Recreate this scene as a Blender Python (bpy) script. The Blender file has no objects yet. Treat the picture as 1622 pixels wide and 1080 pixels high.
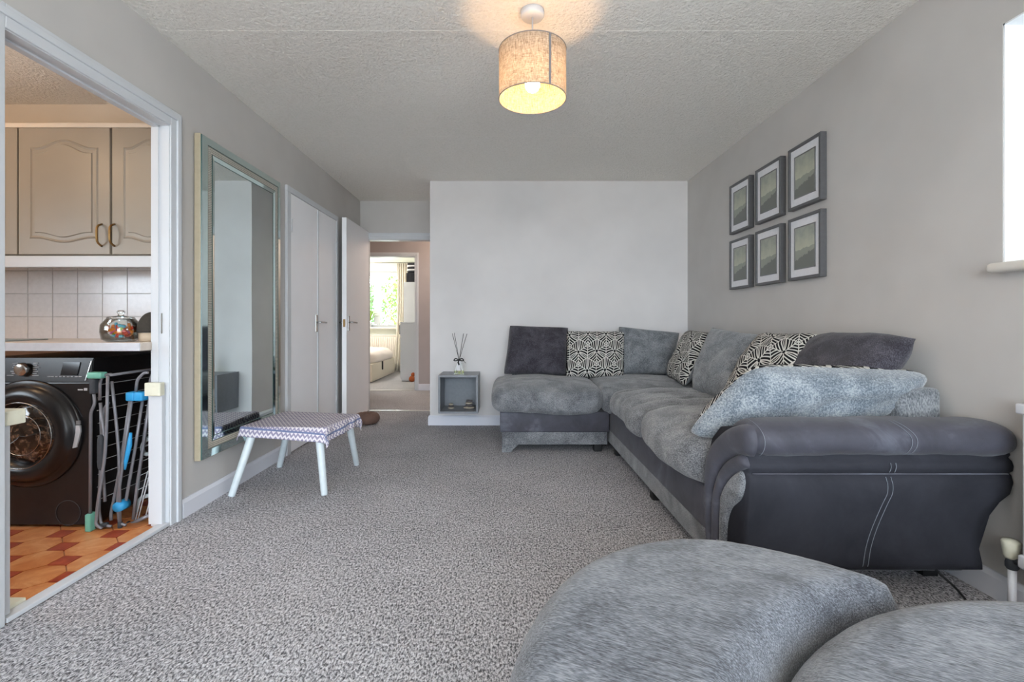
import bpy, bmesh, math, random
from mathutils import Vector, Matrix, noise
from mathutils.geometry import delaunay_2d_cdt
R = math.radians; PI = math.pi
random.seed(4)
SC = bpy.context.scene
COL = SC.collection

# ------------------------------------------------------------------ camera, world, lights, exposure
cd = bpy.data.cameras.new('camera'); cam = bpy.data.objects.new('camera', cd); COL.objects.link(cam)
cam.location = (0, 0, 1.0); cam.rotation_euler = (R(90), 0, 0)
cd.sensor_fit = 'HORIZONTAL'; cd.sensor_width = 36.0; cd.lens = 750 / 1622 * 36
cd.shift_x = 10 / 1622; cd.shift_y = -28 / 1622; cd.clip_start = .02; cd.clip_end = 200
SC.camera = cam
W = bpy.data.worlds.new('sky'); SC.world = W; W.use_nodes = True
bgn = W.node_tree.nodes['Background']; bgn.inputs[0].default_value = (.78, .89, 1.0, 1); bgn.inputs[1].default_value = 9.0
def light(name, typ, loc, energy, color, rot=(0, 0, 0), **kw):
    l = bpy.data.lights.new(name, typ); l.energy = energy; l.color = color
    for k, v in kw.items():
        if k == 'portal': l.cycles.is_portal = True
        else: setattr(l, k, v)
    o = bpy.data.objects.new(name, l); COL.objects.link(o); o.location = loc; o.rotation_euler = rot
    return o
# daylight enters through the window openings: portals guide the sky light
light('portal_patio', 'AREA', (0, -2.62, 1.20), 1, (1, 1, 1), (R(90), 0, 0), shape='RECTANGLE', size=3.3, size_y=2.2, portal=1)
light('portal_right', 'AREA', (1.93, 1.33, 1.65), 1, (1, 1, 1), (0, R(90), 0), shape='RECTANGLE', size=.9, size_y=.8, portal=1)
light('portal_bedroom', 'AREA', (-2.85, 10.05, 1.5), 1, (1, 1, 1), (R(-90), 0, 0), shape='RECTANGLE', size=1.3, size_y=1.3, portal=1)
light('bedroom_fill', 'POINT', (-3.1, 8.7, 2.1), 55, (1, .95, .88), shadow_soft_size=.2)  # unseen fill light added to brighten the bedroom beyond its window daylight
light('rear_fill', 'POINT', (.1, -1.2, 2.0), 28, (1, .88, .76), shadow_soft_size=.15)  # warm fill light added out of view behind the camera, no fixture modelled
light('daylight_sun', 'SUN', (0, -8, 8), 5.0, (1, .95, .88), (R(38), 0, R(-6)), angle=R(.6))
light('portal_kitchen', 'AREA', (-3.65, .9, 1.6), 1, (1, 1, 1), (0, R(-90), 0), shape='RECTANGLE', size=1.0, size_y=1.2, portal=1)
light('hall_lamp', 'POINT', (-.55, 6.3, 2.2), 18, (1, .82, .68), shadow_soft_size=.12)
light('kitchen_lamp', 'POINT', (-2.9, 1.7, 2.1), 7, (1, .62, .32), shadow_soft_size=.10)
SC.view_settings.view_transform = 'Standard'; SC.view_settings.look = 'None'
SC.view_settings.gamma = 1; SC.view_settings.use_curve_mapping = False
SC.view_settings.exposure = 0.52
BULB = 92.0
try:
    SC.cycles.use_denoising = True; SC.cycles.max_bounces = 10; SC.cycles.diffuse_bounces = 6
    SC.cycles.transparent_max_bounces = 12; SC.cycles.sample_clamp_indirect = 8
    SC.cycles.caustics_reflective = False; SC.cycles.caustics_refractive = False
except Exception: pass

# ------------------------------------------------------------------ materials
class S:                                             # tiny math-node expression helper
    nt = None
    def __init__(s, v): s.v = v
    @staticmethod
    def op(o, *a):
        n = S.nt.nodes.new('ShaderNodeMath'); n.operation = o
        for i, x in enumerate(a):
            x = x.v if isinstance(x, S) else x
            if isinstance(x, (int, float)): n.inputs[i].default_value = x
            else: S.nt.links.new(x, n.inputs[i])
        return S(n.outputs[0])
    def __add__(s, o): return S.op('ADD', s, o)
    def __sub__(s, o): return S.op('SUBTRACT', s, o)
    def __rsub__(s, o): return S.op('SUBTRACT', o, s)
    def __mul__(s, o): return S.op('MULTIPLY', s, o)
    def __truediv__(s, o): return S.op('DIVIDE', s, o)
    __radd__ = __add__; __rmul__ = __mul__
def srgb(c):
    if isinstance(c, (int, float)): c = (c, c, c)
    return tuple((x / 255 / 12.92 if x / 255 <= .04045 else ((x / 255 + .055) / 1.055) ** 2.4) for x in c) + (1,)
def base(name, col=(200, 200, 200), rough=.5, metal=0, spec=.5, **kw):
    m = bpy.data.materials.new(name); m.use_nodes = True
    b = m.node_tree.nodes['Principled BSDF']
    b.inputs['Base Color'].default_value = srgb(col); b.inputs['Roughness'].default_value = rough
    b.inputs['Metallic'].default_value = metal; b.inputs['Specular IOR Level'].default_value = spec
    for k, v in kw.items(): b.inputs[k.replace('_', ' ')].default_value = v
    return m, m.node_tree, b
def coords(nt, scale=(1, 1, 1), kind='Object'):
    tc = nt.nodes.new('ShaderNodeTexCoord'); mp = nt.nodes.new('ShaderNodeMapping')
    nt.links.new(tc.outputs[kind], mp.inputs[0]); mp.inputs['Scale'].default_value = scale
    return mp.outputs[0]
def nz(nt, vec, scale, detail=3, rough=.6, dist=0):
    n = nt.nodes.new('ShaderNodeTexNoise'); n.inputs['Scale'].default_value = scale
    n.inputs['Detail'].default_value = detail; n.inputs['Roughness'].default_value = rough
    n.inputs['Distortion'].default_value = dist
    nt.links.new(vec, n.inputs['Vector']); return n.outputs[0]
def ramp(nt, fac, stops):
    r = nt.nodes.new('ShaderNodeValToRGB'); e = r.color_ramp.elements
    while len(e) < len(stops): e.new(.5)
    for i, (p, c) in enumerate(stops): e[i].position = p; e[i].color = srgb(c)
    nt.links.new(fac, r.inputs[0]); return r.outputs[0]
def bump(nt, b, h, strength=.3, dist=.01):
    n = nt.nodes.new('ShaderNodeBump'); n.inputs['Strength'].default_value = strength
    n.inputs['Distance'].default_value = dist
    nt.links.new(h, n.inputs['Height']); nt.links.new(n.outputs[0], b.inputs['Normal'])
def mixc(nt, fac, a, c):
    n = nt.nodes.new('ShaderNodeMix'); n.data_type = 'RGBA'
    for x, i in ((fac, 0), (a, 6), (c, 7)):
        if isinstance(x, bpy.types.NodeSocket): nt.links.new(x, n.inputs[i])
        elif i == 0: n.inputs[0].default_value = x
        else: n.inputs[i].default_value = srgb(x)
    return n.outputs[2]
def paint(name, col, rough=.55, var=5, bs=.05, scale=60):
    m, nt, b = base(name, col, rough, spec=.3)
    c = coords(nt)
    lo = tuple(max(0, x - var) for x in col); hi = tuple(min(255, x + var) for x in col)
    nt.links.new(ramp(nt, nz(nt, c, 1.7, 3), [(.3, lo), (.7, hi)]), b.inputs['Base Color'])
    bump(nt, b, nz(nt, c, scale, 4), bs, .002)
    return m
def chenille(name, dark, mid, light_, stretch=(1, 1, 1), s=170, sheen=.3, patch=9):
    m, nt, b = base(name, mid, .95, spec=.15)
    b.inputs['Sheen Weight'].default_value = sheen; b.inputs['Sheen Roughness'].default_value = .5
    c = coords(nt, stretch); c0 = coords(nt)
    f = nz(nt, c, s * 1.7, 2, .6); g = nz(nt, c0, patch, 4, .6, .6)
    S.nt = nt
    h = (S(f) * .62 + S(g) * .44)
    nt.links.new(ramp(nt, h.v, [(.42, dark), (.53, mid), (.67, light_)]), b.inputs['Base Color'])
    bump(nt, b, f, .45, .004)
    return m
def plain(name, col, rough=.5, metal=0, spec=.5, ns=0, nb=.1, **kw):
    m, nt, b = base(name, col, rough, metal, spec, **kw)
    c = coords(nt)
    f = nz(nt, c, ns or 40, 3)
    if not isinstance(col, tuple): col = (col,) * 3
    v = 4
    nt.links.new(ramp(nt, f, [(.3, tuple(max(0, x - v) for x in col)), (.7, tuple(min(255, x + v) for x in col))]), b.inputs['Base Color'])
    if ns: bump(nt, b, f, nb, .002)
    return m
M = {}
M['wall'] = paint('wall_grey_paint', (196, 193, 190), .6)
M['wallb'] = paint('wall_grey_paint_brightened', (220, 217, 216), .6)  # wall paint with the back wall's brighter light put into its colour
M['wall_hall'] = paint('wall_mauve_paint', (180, 171, 169), .6)
M['wall_bed'] = paint('wall_pale_green_paint', (226, 230, 218), .6)
M['wall_kit'] = paint('wall_cream_paint', (226, 216, 202), .6)
M['white'] = paint('white_gloss_paint', (206, 209, 213), .3, 2, .03)
M['door'] = paint('door_white_paint', (246, 246, 249), .35, 3, .04)
M['reveal'] = paint('reveal_white_paint', (240, 242, 244), .5, 1)
M['sillwhite'] = paint('sill_cream_gloss', (224, 220, 212), .3, 2)
# artex ceiling
m, nt, b = base('stippled_ceiling', (244, 243, 240), .7, spec=.25); c = coords(nt)
S.nt = nt
v = nt.nodes.new('ShaderNodeTexVoronoi'); v.inputs['Scale'].default_value = 70; v.feature = 'SMOOTH_F1'
nt.links.new(c, v.inputs['Vector'])
hh = S(v.outputs['Distance']) * .7 + S(nz(nt, c, 55, 4, .7, 1.2)) * 1.2
bump(nt, b, hh.v, .75, .014)
nt.links.new(ramp(nt, hh.v, [(.5, (246, 242, 234)), (1, (254, 250, 243))]), b.inputs['Base Color'])
M['ceiling'] = m
# carpet
m, nt, b = base('twist_pile_carpet', (150, 148, 146), 1, spec=.1); c = coords(nt); c2 = coords(nt, (1, .55, 1))
f = nz(nt, c2, 150, 2, .7, .4); g = nz(nt, c, 2.0, 3)
S.nt = nt
h = S(f) * .92 + S(g) * .08
nt.links.new(ramp(nt, h.v, [(.35, (78, 78, 81)), (.46, (150, 149, 153)), (.54, (198, 197, 201)), (.66, (230, 229, 233))]), b.inputs['Base Color'])
bump(nt, b, f, .8, .012)
M['carpet'] = m
# leather with worn bloom
m, nt, b = base('charcoal_faux_leather', (70, 70, 80), .62, spec=.35); c = coords(nt)
nt.links.new(ramp(nt, nz(nt, c, 4.0, 5, .65, .5), [(.32, (54, 54, 62)), (.55, (72, 72, 82)), (.78, (112, 116, 128))]), b.inputs['Base Color'])
b.inputs['Sheen Weight'].default_value = .12
bump(nt, b, nz(nt, c, 230, 4, .7), .25, .002)
M['leather'] = m
m, nt, b = base('dark_suede_leather', (58, 58, 66), .75, spec=.2); c = coords(nt)
nt.links.new(ramp(nt, nz(nt, c, 3.2, 5, .65, .3), [(.3, (36, 37, 43)), (.6, (52, 53, 60)), (.8, (68, 70, 78))]), b.inputs['Base Color'])
bump(nt, b, nz(nt, c, 230, 4, .7), .25, .002)
M['suede'] = m
M['chen'] = chenille('grey_chenille', (72, 74, 79), (112, 115, 120), (152, 154, 157), (1, 1, 1), 150, patch=7)
M['chen_x'] = chenille('grey_chenille_brushed', (74, 75, 79), (114, 116, 120), (158, 159, 161), (1, .35, 1), 150, patch=6)
M['otto'] = chenille('pale_grey_chenille', (64, 68, 76), (106, 111, 120), (148, 153, 161), (.16, 1.0, 1), 210, patch=6)
for n_ in M['otto'].node_tree.nodes:
    if n_.type == 'MAPPING' and n_.inputs['Scale'].default_value[0] < .5: n_.vector_type = 'TEXTURE'; n_.inputs['Scale'].default_value = (6, 1, 1); n_.inputs['Rotation'].default_value = (0, 0, R(-28))
M['plush'] = chenille('silver_plush', (86, 97, 107), (122, 132, 142), (166, 173, 178), (1, 1, 1), 90, patch=8, sheen=.6)
M['charc'] = chenille('charcoal_chenille', (46, 44, 50), (66, 64, 72), (94, 92, 99), (1, 1, .5), 160, patch=10, sheen=.15)
M['pgrey'] = chenille('mid_grey_chenille', (86, 90, 95), (122, 126, 131), (156, 159, 162), (1, 1, .4), 150, patch=10)
# leaf print
def leafprint(name, k):
    m, nt, b = base(name, (30, 30, 32), .9, spec=.15)
    S.nt = nt; op = S.op
    uv = nt.nodes.new('ShaderNodeUVMap'); sp = nt.nodes.new('ShaderNodeSeparateXYZ'); nt.links.new(uv.outputs[0], sp.inputs[0])
    x = S(sp.outputs[0]) * k; y = S(sp.outputs[1]) * (k / 1.35)
    s3 = math.sqrt(3)
    def fm(a, p): return op('FLOORED_MODULO', a, p)
    ax = fm(x, 1.0) - .5; ay = fm(y, s3) - s3 / 2
    bx = fm(x - .5, 1.0) - .5; by = fm(y - s3 / 2, s3) - s3 / 2
    da = ax * ax + ay * ay; db = bx * bx + by * by
    sel = op('LESS_THAN', da, db); inv = 1 - sel
    gx = ax * sel + bx * inv; gy = ay * sel + by * inv
    ds = [gx * math.cos(R(t)) + gy * math.sin(R(t)) for t in (270, 30, 150)]
    d = op('MAXIMUM', op('MAXIMUM', ds[0], ds[1]), ds[2])
    w = op('SQRT', op('MAXIMUM', gx * gx + gy * gy - d * d, 0.0))
    L = 1 / s3
    rib = op('ABSOLUTE', fm((d - w * 1.15 + w * w * .9) * 7.0, 1.0) - .5)
    ribl = op('GREATER_THAN', rib, .31)
    vein = op('LESS_THAN', w, .016)
    e1 = d * s3 - w; e2 = (L - d) * s3 - w
    edge = op('LESS_THAN', op('MINIMUM', e1, e2), .03)
    line = op('MAXIMUM', op('MAXIMUM', ribl, vein), edge)
    core = op('LESS_THAN', gx * gx + gy * gy, .0035)
    line = line * (1 - core)
    nt.links.new(mixc(nt, line.v, (20, 20, 24), (206, 205, 200)), b.inputs['Base Color'])
    c = coords(nt); bump(nt, b, nz(nt, c, 200, 3), .3, .003)
    return m
M['leaf'] = leafprint('leaf_print_fabric', 3.0)
M['leaf2'] = leafprint('leaf_print_fabric_small', 3.6)
# chevron cloth
m, nt, b = base('chevron_cloth', (190, 185, 196), .85, spec=.2); S.nt = nt; op = S.op
uv = nt.nodes.new('ShaderNodeUVMap'); sp = nt.nodes.new('ShaderNodeSeparateXYZ'); nt.links.new(uv.outputs[0], sp.inputs[0])
zz = op('PINGPONG', S(sp.outputs[0]) * 25, .5)
st = op('GREATER_THAN', op('FLOORED_MODULO', S(sp.outputs[1]) * 19 + zz * 1.2, 1.0), .5)
nt.links.new(mixc(nt, st.v, (150, 144, 168), (228, 222, 226)), b.inputs['Base Color'])
M['chev'] = m
M['bluehem'] = plain('blue_hem', (112, 122, 158), .85)
M['pine'] = plain('pale_board', (196, 176, 146), .6)
M['legblue'] = plain('pale_painted_wood', (214, 224, 228), .35)
M['brown'] = plain('brown_knit', (112, 88, 78), .95, ns=150, nb=.5)
M['cube'] = plain('grey_cabinet_lacquer', (128, 131, 137), .4)
M['cubein'] = plain('grey_cabinet_inside', (122, 127, 134), .5)
M['stoneA'] = plain('cream_pebble', (186, 176, 160), .7, ns=30)
M['stoneB'] = plain('dark_pebble', (96, 92, 94), .6, ns=30)
M['frame'] = plain('dark_grey_frame', (88, 88, 90), .4)
M['mat'] = plain('white_mount', (226, 226, 230), .8)
M['matline'] = plain('grey_bevel', (120, 120, 122), .6)
M['chrome'] = plain('brushed_chrome', (190, 190, 188), .25, 1)
M['brass'] = plain('antique_brass', (150, 120, 78), .35, 1)
M['black'] = plain('black_gloss_metal', (24, 23, 25), .28)
M['blackm'] = plain('black_matt', (22, 22, 24), .6)
M['rubber'] = plain('dark_rubber', (60, 64, 70), .7)
M['tube'] = plain('grey_steel_tube', (134, 134, 140), .35, .3)
M['teal'] = plain('mint_plastic', (120, 190, 170), .4)
M['blue'] = plain('bright_blue_plastic', (50, 160, 220), .4)
M['wirew'] = plain('white_wire', (190, 192, 196), .4)
M['cream'] = plain('cream_plastic', (222, 220, 200), .4)
M['paleplas'] = plain('pale_grey_plastic', (170, 180, 182), .5)
M['cab'] = paint('taupe_cabinet_paint', (158, 150, 138), .35, 4, .03)
M['worktop'] = plain('pale_laminate', (216, 204, 192), .35)
M['worktope'] = plain('pale_laminate_edge', (204, 206, 212), .4)
M['ktile'] = plain('white_wall_tile', (224, 222, 224), .2)
M['grout'] = plain('grey_grout', (200, 198, 198), .9)
M['shade'] = None
m, nt, b = base('orange_floor_tile', (214, 140, 86), .35); c = coords(nt)
nt.links.new(ramp(nt, nz(nt, c, 9, 5, .6, 1), [(.3, (192, 112, 60)), (.55, (216, 146, 92)), (.75, (230, 172, 122))]), b.inputs['Base Color'])
M['tileo'] = m
m, nt, b = base('red_floor_tile', (160, 70, 46), .35); c = coords(nt)
nt.links.new(ramp(nt, nz(nt, c, 20, 4), [(.3, (146, 58, 36)), (.7, (182, 86, 56))]), b.inputs['Base Color'])
M['tiler'] = m
M['tileg'] = plain('floor_grout', (176, 130, 100), .9)
def thin_glass(name, tint, refl=.12):
    m = bpy.data.materials.new(name); m.use_nodes = True; nt = m.node_tree; nt.nodes.clear()
    o_ = nt.nodes.new('ShaderNodeOutputMaterial'); tp_ = nt.nodes.new('ShaderNodeBsdfTransparent'); gl = nt.nodes.new('ShaderNodeBsdfGlossy')
    lw = nt.nodes.new('ShaderNodeLayerWeight'); lw.inputs[0].default_value = .35; mx_ = nt.nodes.new('ShaderNodeMixShader')
    S.nt = nt; nt.links.new((S(lw.outputs[0]) * .8 + refl * .3).v, mx_.inputs[0])
    tp_.inputs[0].default_value = tint; gl.inputs['Roughness'].default_value = .03
    nt.links.new(tp_.outputs[0], mx_.inputs[1]); nt.links.new(gl.outputs[0], mx_.inputs[2]); nt.links.new(mx_.outputs[0], o_.inputs[0]); return m
M['glass'] = thin_glass('clear_glass', (.95, .97, .96, 1)); M['oil'] = thin_glass('pale_green_oil', (.80, .84, .45, 1)); M['pane'] = thin_glass('window_glass', (.98, .99, .98, 1), .05)
m, nt, b = base('porthole_glass', (40, 38, 38), .05, spec=.8); c = coords(nt)
nt.links.new(ramp(nt, nz(nt, c, 16, 4, .6, 2.5), [(.38, (18, 16, 16)), (.52, (58, 44, 36)), (.62, (120, 94, 74)), (.75, (150, 146, 142))]), b.inputs['Base Color']); M['port'] = m
m, nt, b = base('silvered_mirror', (232, 244, 246), .015, 1)
c = coords(nt); bump(nt, b, nz(nt, c, 1.1, 1), .03, .05); M['mirror'] = m
m, nt, b = base('bevelled_mirror', (214, 232, 232), .06, 1); M['bevel'] = m
M['greenedge'] = plain('dark_green_glass_edge', (40, 78, 76), .3)
M['bead'] = plain('champagne_beads', (206, 202, 192), .3, .5)
M['gold'] = plain('champagne_gold_edge', (176, 164, 140), .5, .1)
M['beadbed'] = plain('bead_bed_silver', (150, 146, 136), .5)
M['divan'] = plain('cream_divan_fabric', (222, 212, 196), .9, ns=120)
M['duvet'] = plain('oatmeal_duvet', (226, 216, 208), .95, ns=90)
M['curtain'] = plain('cream_curtain', (232, 226, 214), .9, Transmission_Weight=0.0)
M['rad'] = plain('white_radiator_enamel', (226, 228, 234), .3)
M['radcream'] = plain('cream_radiator_enamel', (236, 228, 218), .3)
M['leafg'] = plain('green_leaf', (120, 150, 60), .6)
M['leafd'] = plain('deep_green_leaf', (84, 120, 60), .6)
M['bark'] = plain('bark', (110, 90, 70), .9)
M['grass'] = plain('pale_paving', (176, 174, 168), .9)
M['skirt'] = paint('skirting_white', (222, 224, 232), .35, 2, .03)
M['steel'] = plain('threshold_metal', (214, 210, 204), .3, .7)
M['display'] = plain('display_glass', (10, 12, 20), .1)
M['print'] = plain('white_print', (190, 192, 196), .6)
M['striped'] = plain('black_cloth', (40, 40, 46), .9)
M['orange'] = plain('rust_plush', (176, 92, 50), .95, ns=80)
M['stitch'] = plain('grey_thread', (128, 134, 144), .8)
M['sweet_a'] = plain('red_wrapper', (214, 60, 34), .3); M['sweet_b'] = plain('green_wrapper', (160, 200, 50), .3)
M['sweet_c'] = plain('orange_wrapper', (236, 136, 40), .3); M['sweet_d'] = plain('pink_wrapper', (214, 90, 150), .3); M['sweet_e'] = plain('blue_wrapper', (60, 170, 200), .3)
# speckled dark dome
M['dome'] = plain('dark_mesh_cloth', (58, 54, 48), .9, ns=120, nb=.6)
M['dome_b'] = plain('sand_stoneware', (196, 178, 154), .6)
# lamp shade linen (translucent)
m = bpy.data.materials.new('linen_lampshade'); m.use_nodes = True; nt = m.node_tree; nt.nodes.clear()
out = nt.nodes.new('ShaderNodeOutputMaterial'); dif = nt.nodes.new('ShaderNodeBsdfDiffuse'); tr = nt.nodes.new('ShaderNodeBsdfTranslucent')
mx = nt.nodes.new('ShaderNodeMixShader'); mx.inputs[0].default_value = .22
ca = coords(nt, (1, 1, 12)); cb = coords(nt, (6, 6, 1)); S.nt = nt
h = S(nz(nt, ca, 45, 3, .7)) * .5 + S(nz(nt, cb, 45, 3, .7)) * .5
cr = ramp(nt, h.v, [(.38, (126, 112, 98)), (.5, (170, 156, 140)), (.62, (200, 188, 172))])
nt.links.new(cr, dif.inputs[0]); nt.links.new(cr, tr.inputs[0])
nt.links.new(dif.outputs[0], mx.inputs[1]); nt.links.new(tr.outputs[0], mx.inputs[2]); nt.links.new(mx.outputs[0], out.inputs[0])
M['shade'] = m
m, nt, b = base('lit_bulb', (255, 240, 220), .4); b.inputs['Emission Color'].default_value = (1, .60, .28, 1); b.inputs['Emission Strength'].default_value = BULB
M['bulb'] = m
# framed picture print: misty hills
def picture_mat():
    m, nt, b = base('misty_hill_print', (150, 150, 145), .35); S.nt = nt; op = S.op
    uv = nt.nodes.new('ShaderNodeUVMap'); sp = nt.nodes.new('ShaderNodeSeparateXYZ'); nt.links.new(uv.outputs[0], sp.inputs[0])
    u = S(sp.outputs[0]); v_ = S(sp.outputs[1])
    n1 = S(nz(nt, uv.outputs[0], 4, 5, .6)); n2 = S(nz(nt, uv.outputs[0], 7, 5, .7))
    sky = v_ * .9 + (n1 - .5) * .6
    csky = ramp(nt, sky.v, [(.2, (196, 198, 176)), (.55, (176, 180, 162)), (.8, (150, 154, 144)), (1, (176, 178, 168))])
    far = op('LESS_THAN', v_, .42 + n1 * .16 - .05 + u * .06)
    near = op('LESS_THAN', v_, .10 + n2 * .22 + u * .22)
    c1 = mixc(nt, far.v, csky, (146, 150, 138)); c2 = mixc(nt, near.v, c1, (108, 111, 106))
    nt.links.new(c2, b.inputs['Base Color']); return m
M['pic'] = picture_mat()

# ------------------------------------------------------------------ geometry helpers
def mesh_from(bm, name, smooth=False, recalc=True):
    if recalc: bmesh.ops.recalc_face_normals(bm, faces=bm.faces)
    me = bpy.data.meshes.new(name); bm.to_mesh(me); bm.free()
    if smooth:
        for p in me.polygons: p.use_smooth = True
    return me
def wloc(o):
    v = Vector((0, 0, 0))
    while o is not None: v += o.location; o = o.parent
    return v
def obj(name, bm, mat, parent=None, smooth=False, label=None, origin=None, recalc=True):
    """mesh given in WORLD coordinates -> one linked object"""
    if parent is not None: bmesh.ops.translate(bm, verts=bm.verts, vec=-wloc(parent))
    elif origin is not None: bmesh.ops.translate(bm, verts=bm.verts, vec=-Vector(origin))
    me = mesh_from(bm, name, smooth, recalc)
    for x in (mat if isinstance(mat, (list, tuple)) else [mat]): me.materials.append(M[x] if isinstance(x, str) else x)
    o = bpy.data.objects.new(name, me); COL.objects.link(o)
    if parent is not None: o.parent = parent
    elif origin is not None: o.location = origin
    if label: o['label'] = label
    return o
def tag(o, label, cat, group=None):
    o['label'] = label; o['category'] = cat
    if group: o['group'] = group
    return o
def thing(name, label, cat, loc=(0, 0, 0), group=None):
    o = bpy.data.objects.new(name, None); COL.objects.link(o); o.location = loc; o.empty_display_size = .05
    return tag(o, label, cat, group)
def struct(name, bm, mat, parent=None, smooth=False):
    o = obj(name, bm, mat, parent, smooth)
    if parent is None: o['kind'] = 'structure'
    return o
def bx(bm, x0, x1, y0, y1, z0, z1, bev=0, seg=2, mi=0):
    r = bmesh.ops.create_cube(bm, size=1)
    vs = r['verts']
    for v in vs: v.co = Vector(((x0 + x1) / 2 + v.co.x * (x1 - x0), (y0 + y1) / 2 + v.co.y * (y1 - y0), (z0 + z1) / 2 + v.co.z * (z1 - z0)))
    fs = {f for v in vs for f in v.link_faces}
    for f in fs: f.material_index = mi
    if bev:
        es = list({e for v in vs for e in v.link_edges})
        bmesh.ops.bevel(bm, geom=es, offset=bev, segments=seg, affect='EDGES', profile=.5)
    return bm
def box(x0, x1, y0, y1, z0, z1, bev=0, seg=2): return bx(bmesh.new(), x0, x1, y0, y1, z0, z1, bev, seg)
def lathe(bm, prof, c=(0, 0, 0), n=32, axis='Z', cap=True):
    rings = []
    for r, h in prof:
        ring = []
        for i in range(n):
            a = 2 * PI * i / n; p = (r * math.cos(a), r * math.sin(a), h)
            if axis == 'Y': p = (p[0], p[2], p[1])
            if axis == 'X': p = (p[2], p[0], p[1])
            ring.append(bm.verts.new(Vector(p) + Vector(c)))
        rings.append(ring)
    for a, b_ in zip(rings, rings[1:]):
        for i in range(n): bm.faces.new((a[i], a[(i + 1) % n], b_[(i + 1) % n], b_[i]))
    if cap:
        if prof[0][0] > 1e-6: bm.faces.new(rings[0])
        if prof[-1][0] > 1e-6: bm.faces.new(rings[-1])
    bmesh.ops.remove_doubles(bm, verts=[v for r_ in (rings[0], rings[-1]) for v in r_], dist=1e-5)
    return bm
def fillet(pts, rad, n=5):
    pts = [Vector(p) for p in pts]; out = [pts[0]]
    for a, b_, c in zip(pts, pts[1:], pts[2:]):
        r = min(rad, (a - b_).length * .45, (c - b_).length * .45)
        p0 = b_ + (a - b_).normalized() * r; p1 = b_ + (c - b_).normalized() * r
        for i in range(n + 1):
            t = i / n; out.append((1 - t) ** 2 * p0 + 2 * t * (1 - t) * b_ + t * t * p1)
    return out + [pts[-1]]
def tube(bm, pts, r, n=8, cap=True):
    pts = [Vector(p) for p in pts]; rings = []; up = None
    for i, p in enumerate(pts):
        t = (pts[min(i + 1, len(pts) - 1)] - pts[max(i - 1, 0)]).normalized()
        if up is None:
            up = t.orthogonal().normalized()
        up = (up - t * up.dot(t)).normalized(); s = t.cross(up)
        rr = r[i] if isinstance(r, (list, tuple)) else r
        rings.append([bm.verts.new(p + up * rr * math.cos(2 * PI * k / n) + s * rr * math.sin(2 * PI * k / n)) for k in range(n)])
    for a, b_ in zip(rings, rings[1:]):
        for i in range(n): bm.faces.new((a[i], a[(i + 1) % n], b_[(i + 1) % n], b_[i]))
    if cap: bm.faces.new(rings[0]); bm.faces.new(rings[-1])
    return bm
def prism(bm, poly, f0, f1):
    """poly of 2-D points; f0, f1 map a point to the near and the far 3-D vertex"""
    a = [bm.verts.new(f0(*p)) for p in poly]; b_ = [bm.verts.new(f1(*p)) for p in poly]
    bm.faces.new(a); bm.faces.new(b_[::-1])
    for i in range(len(a)): j = (i + 1) % len(a); bm.faces.new((a[i], a[j], b_[j], b_[i]))
    return bm
def resample(poly, step):
    out = []
    for a, b_ in zip(poly, poly[1:] + poly[:1]):
        a = Vector(a); b_ = Vector(b_); n = max(1, int((b_ - a).length / step + .5))
        out += [a.lerp(b_, i / n) for i in range(n)]
    return out
def smooth_poly(poly, it=2):
    for _ in range(it):
        q = []
        for a, b_ in zip(poly, poly[1:] + poly[:1]):
            a = Vector(a); b_ = Vector(b_); q += [a.lerp(b_, .25), a.lerp(b_, .75)]
        poly = q
    return poly
def inside(p, poly):
    r = False; n = len(poly)
    for i in range(n):
        a, b_ = poly[i], poly[i - 1]
        if (a[1] > p[1]) != (b_[1] > p[1]) and p[0] < (b_[0] - a[0]) * (p[1] - a[1]) / (b_[1] - a[1]) + a[0]: r = not r
    return r
def edist(p, poly):
    m_ = 1e9
    for i in range(len(poly)):
        a, b_ = poly[i], poly[i - 1]; d = b_ - a
        t = max(0, min(1, (p - a).dot(d) / max(d.length_squared, 1e-12))); m_ = min(m_, (p - a - d * t).length)
    return m_
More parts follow.
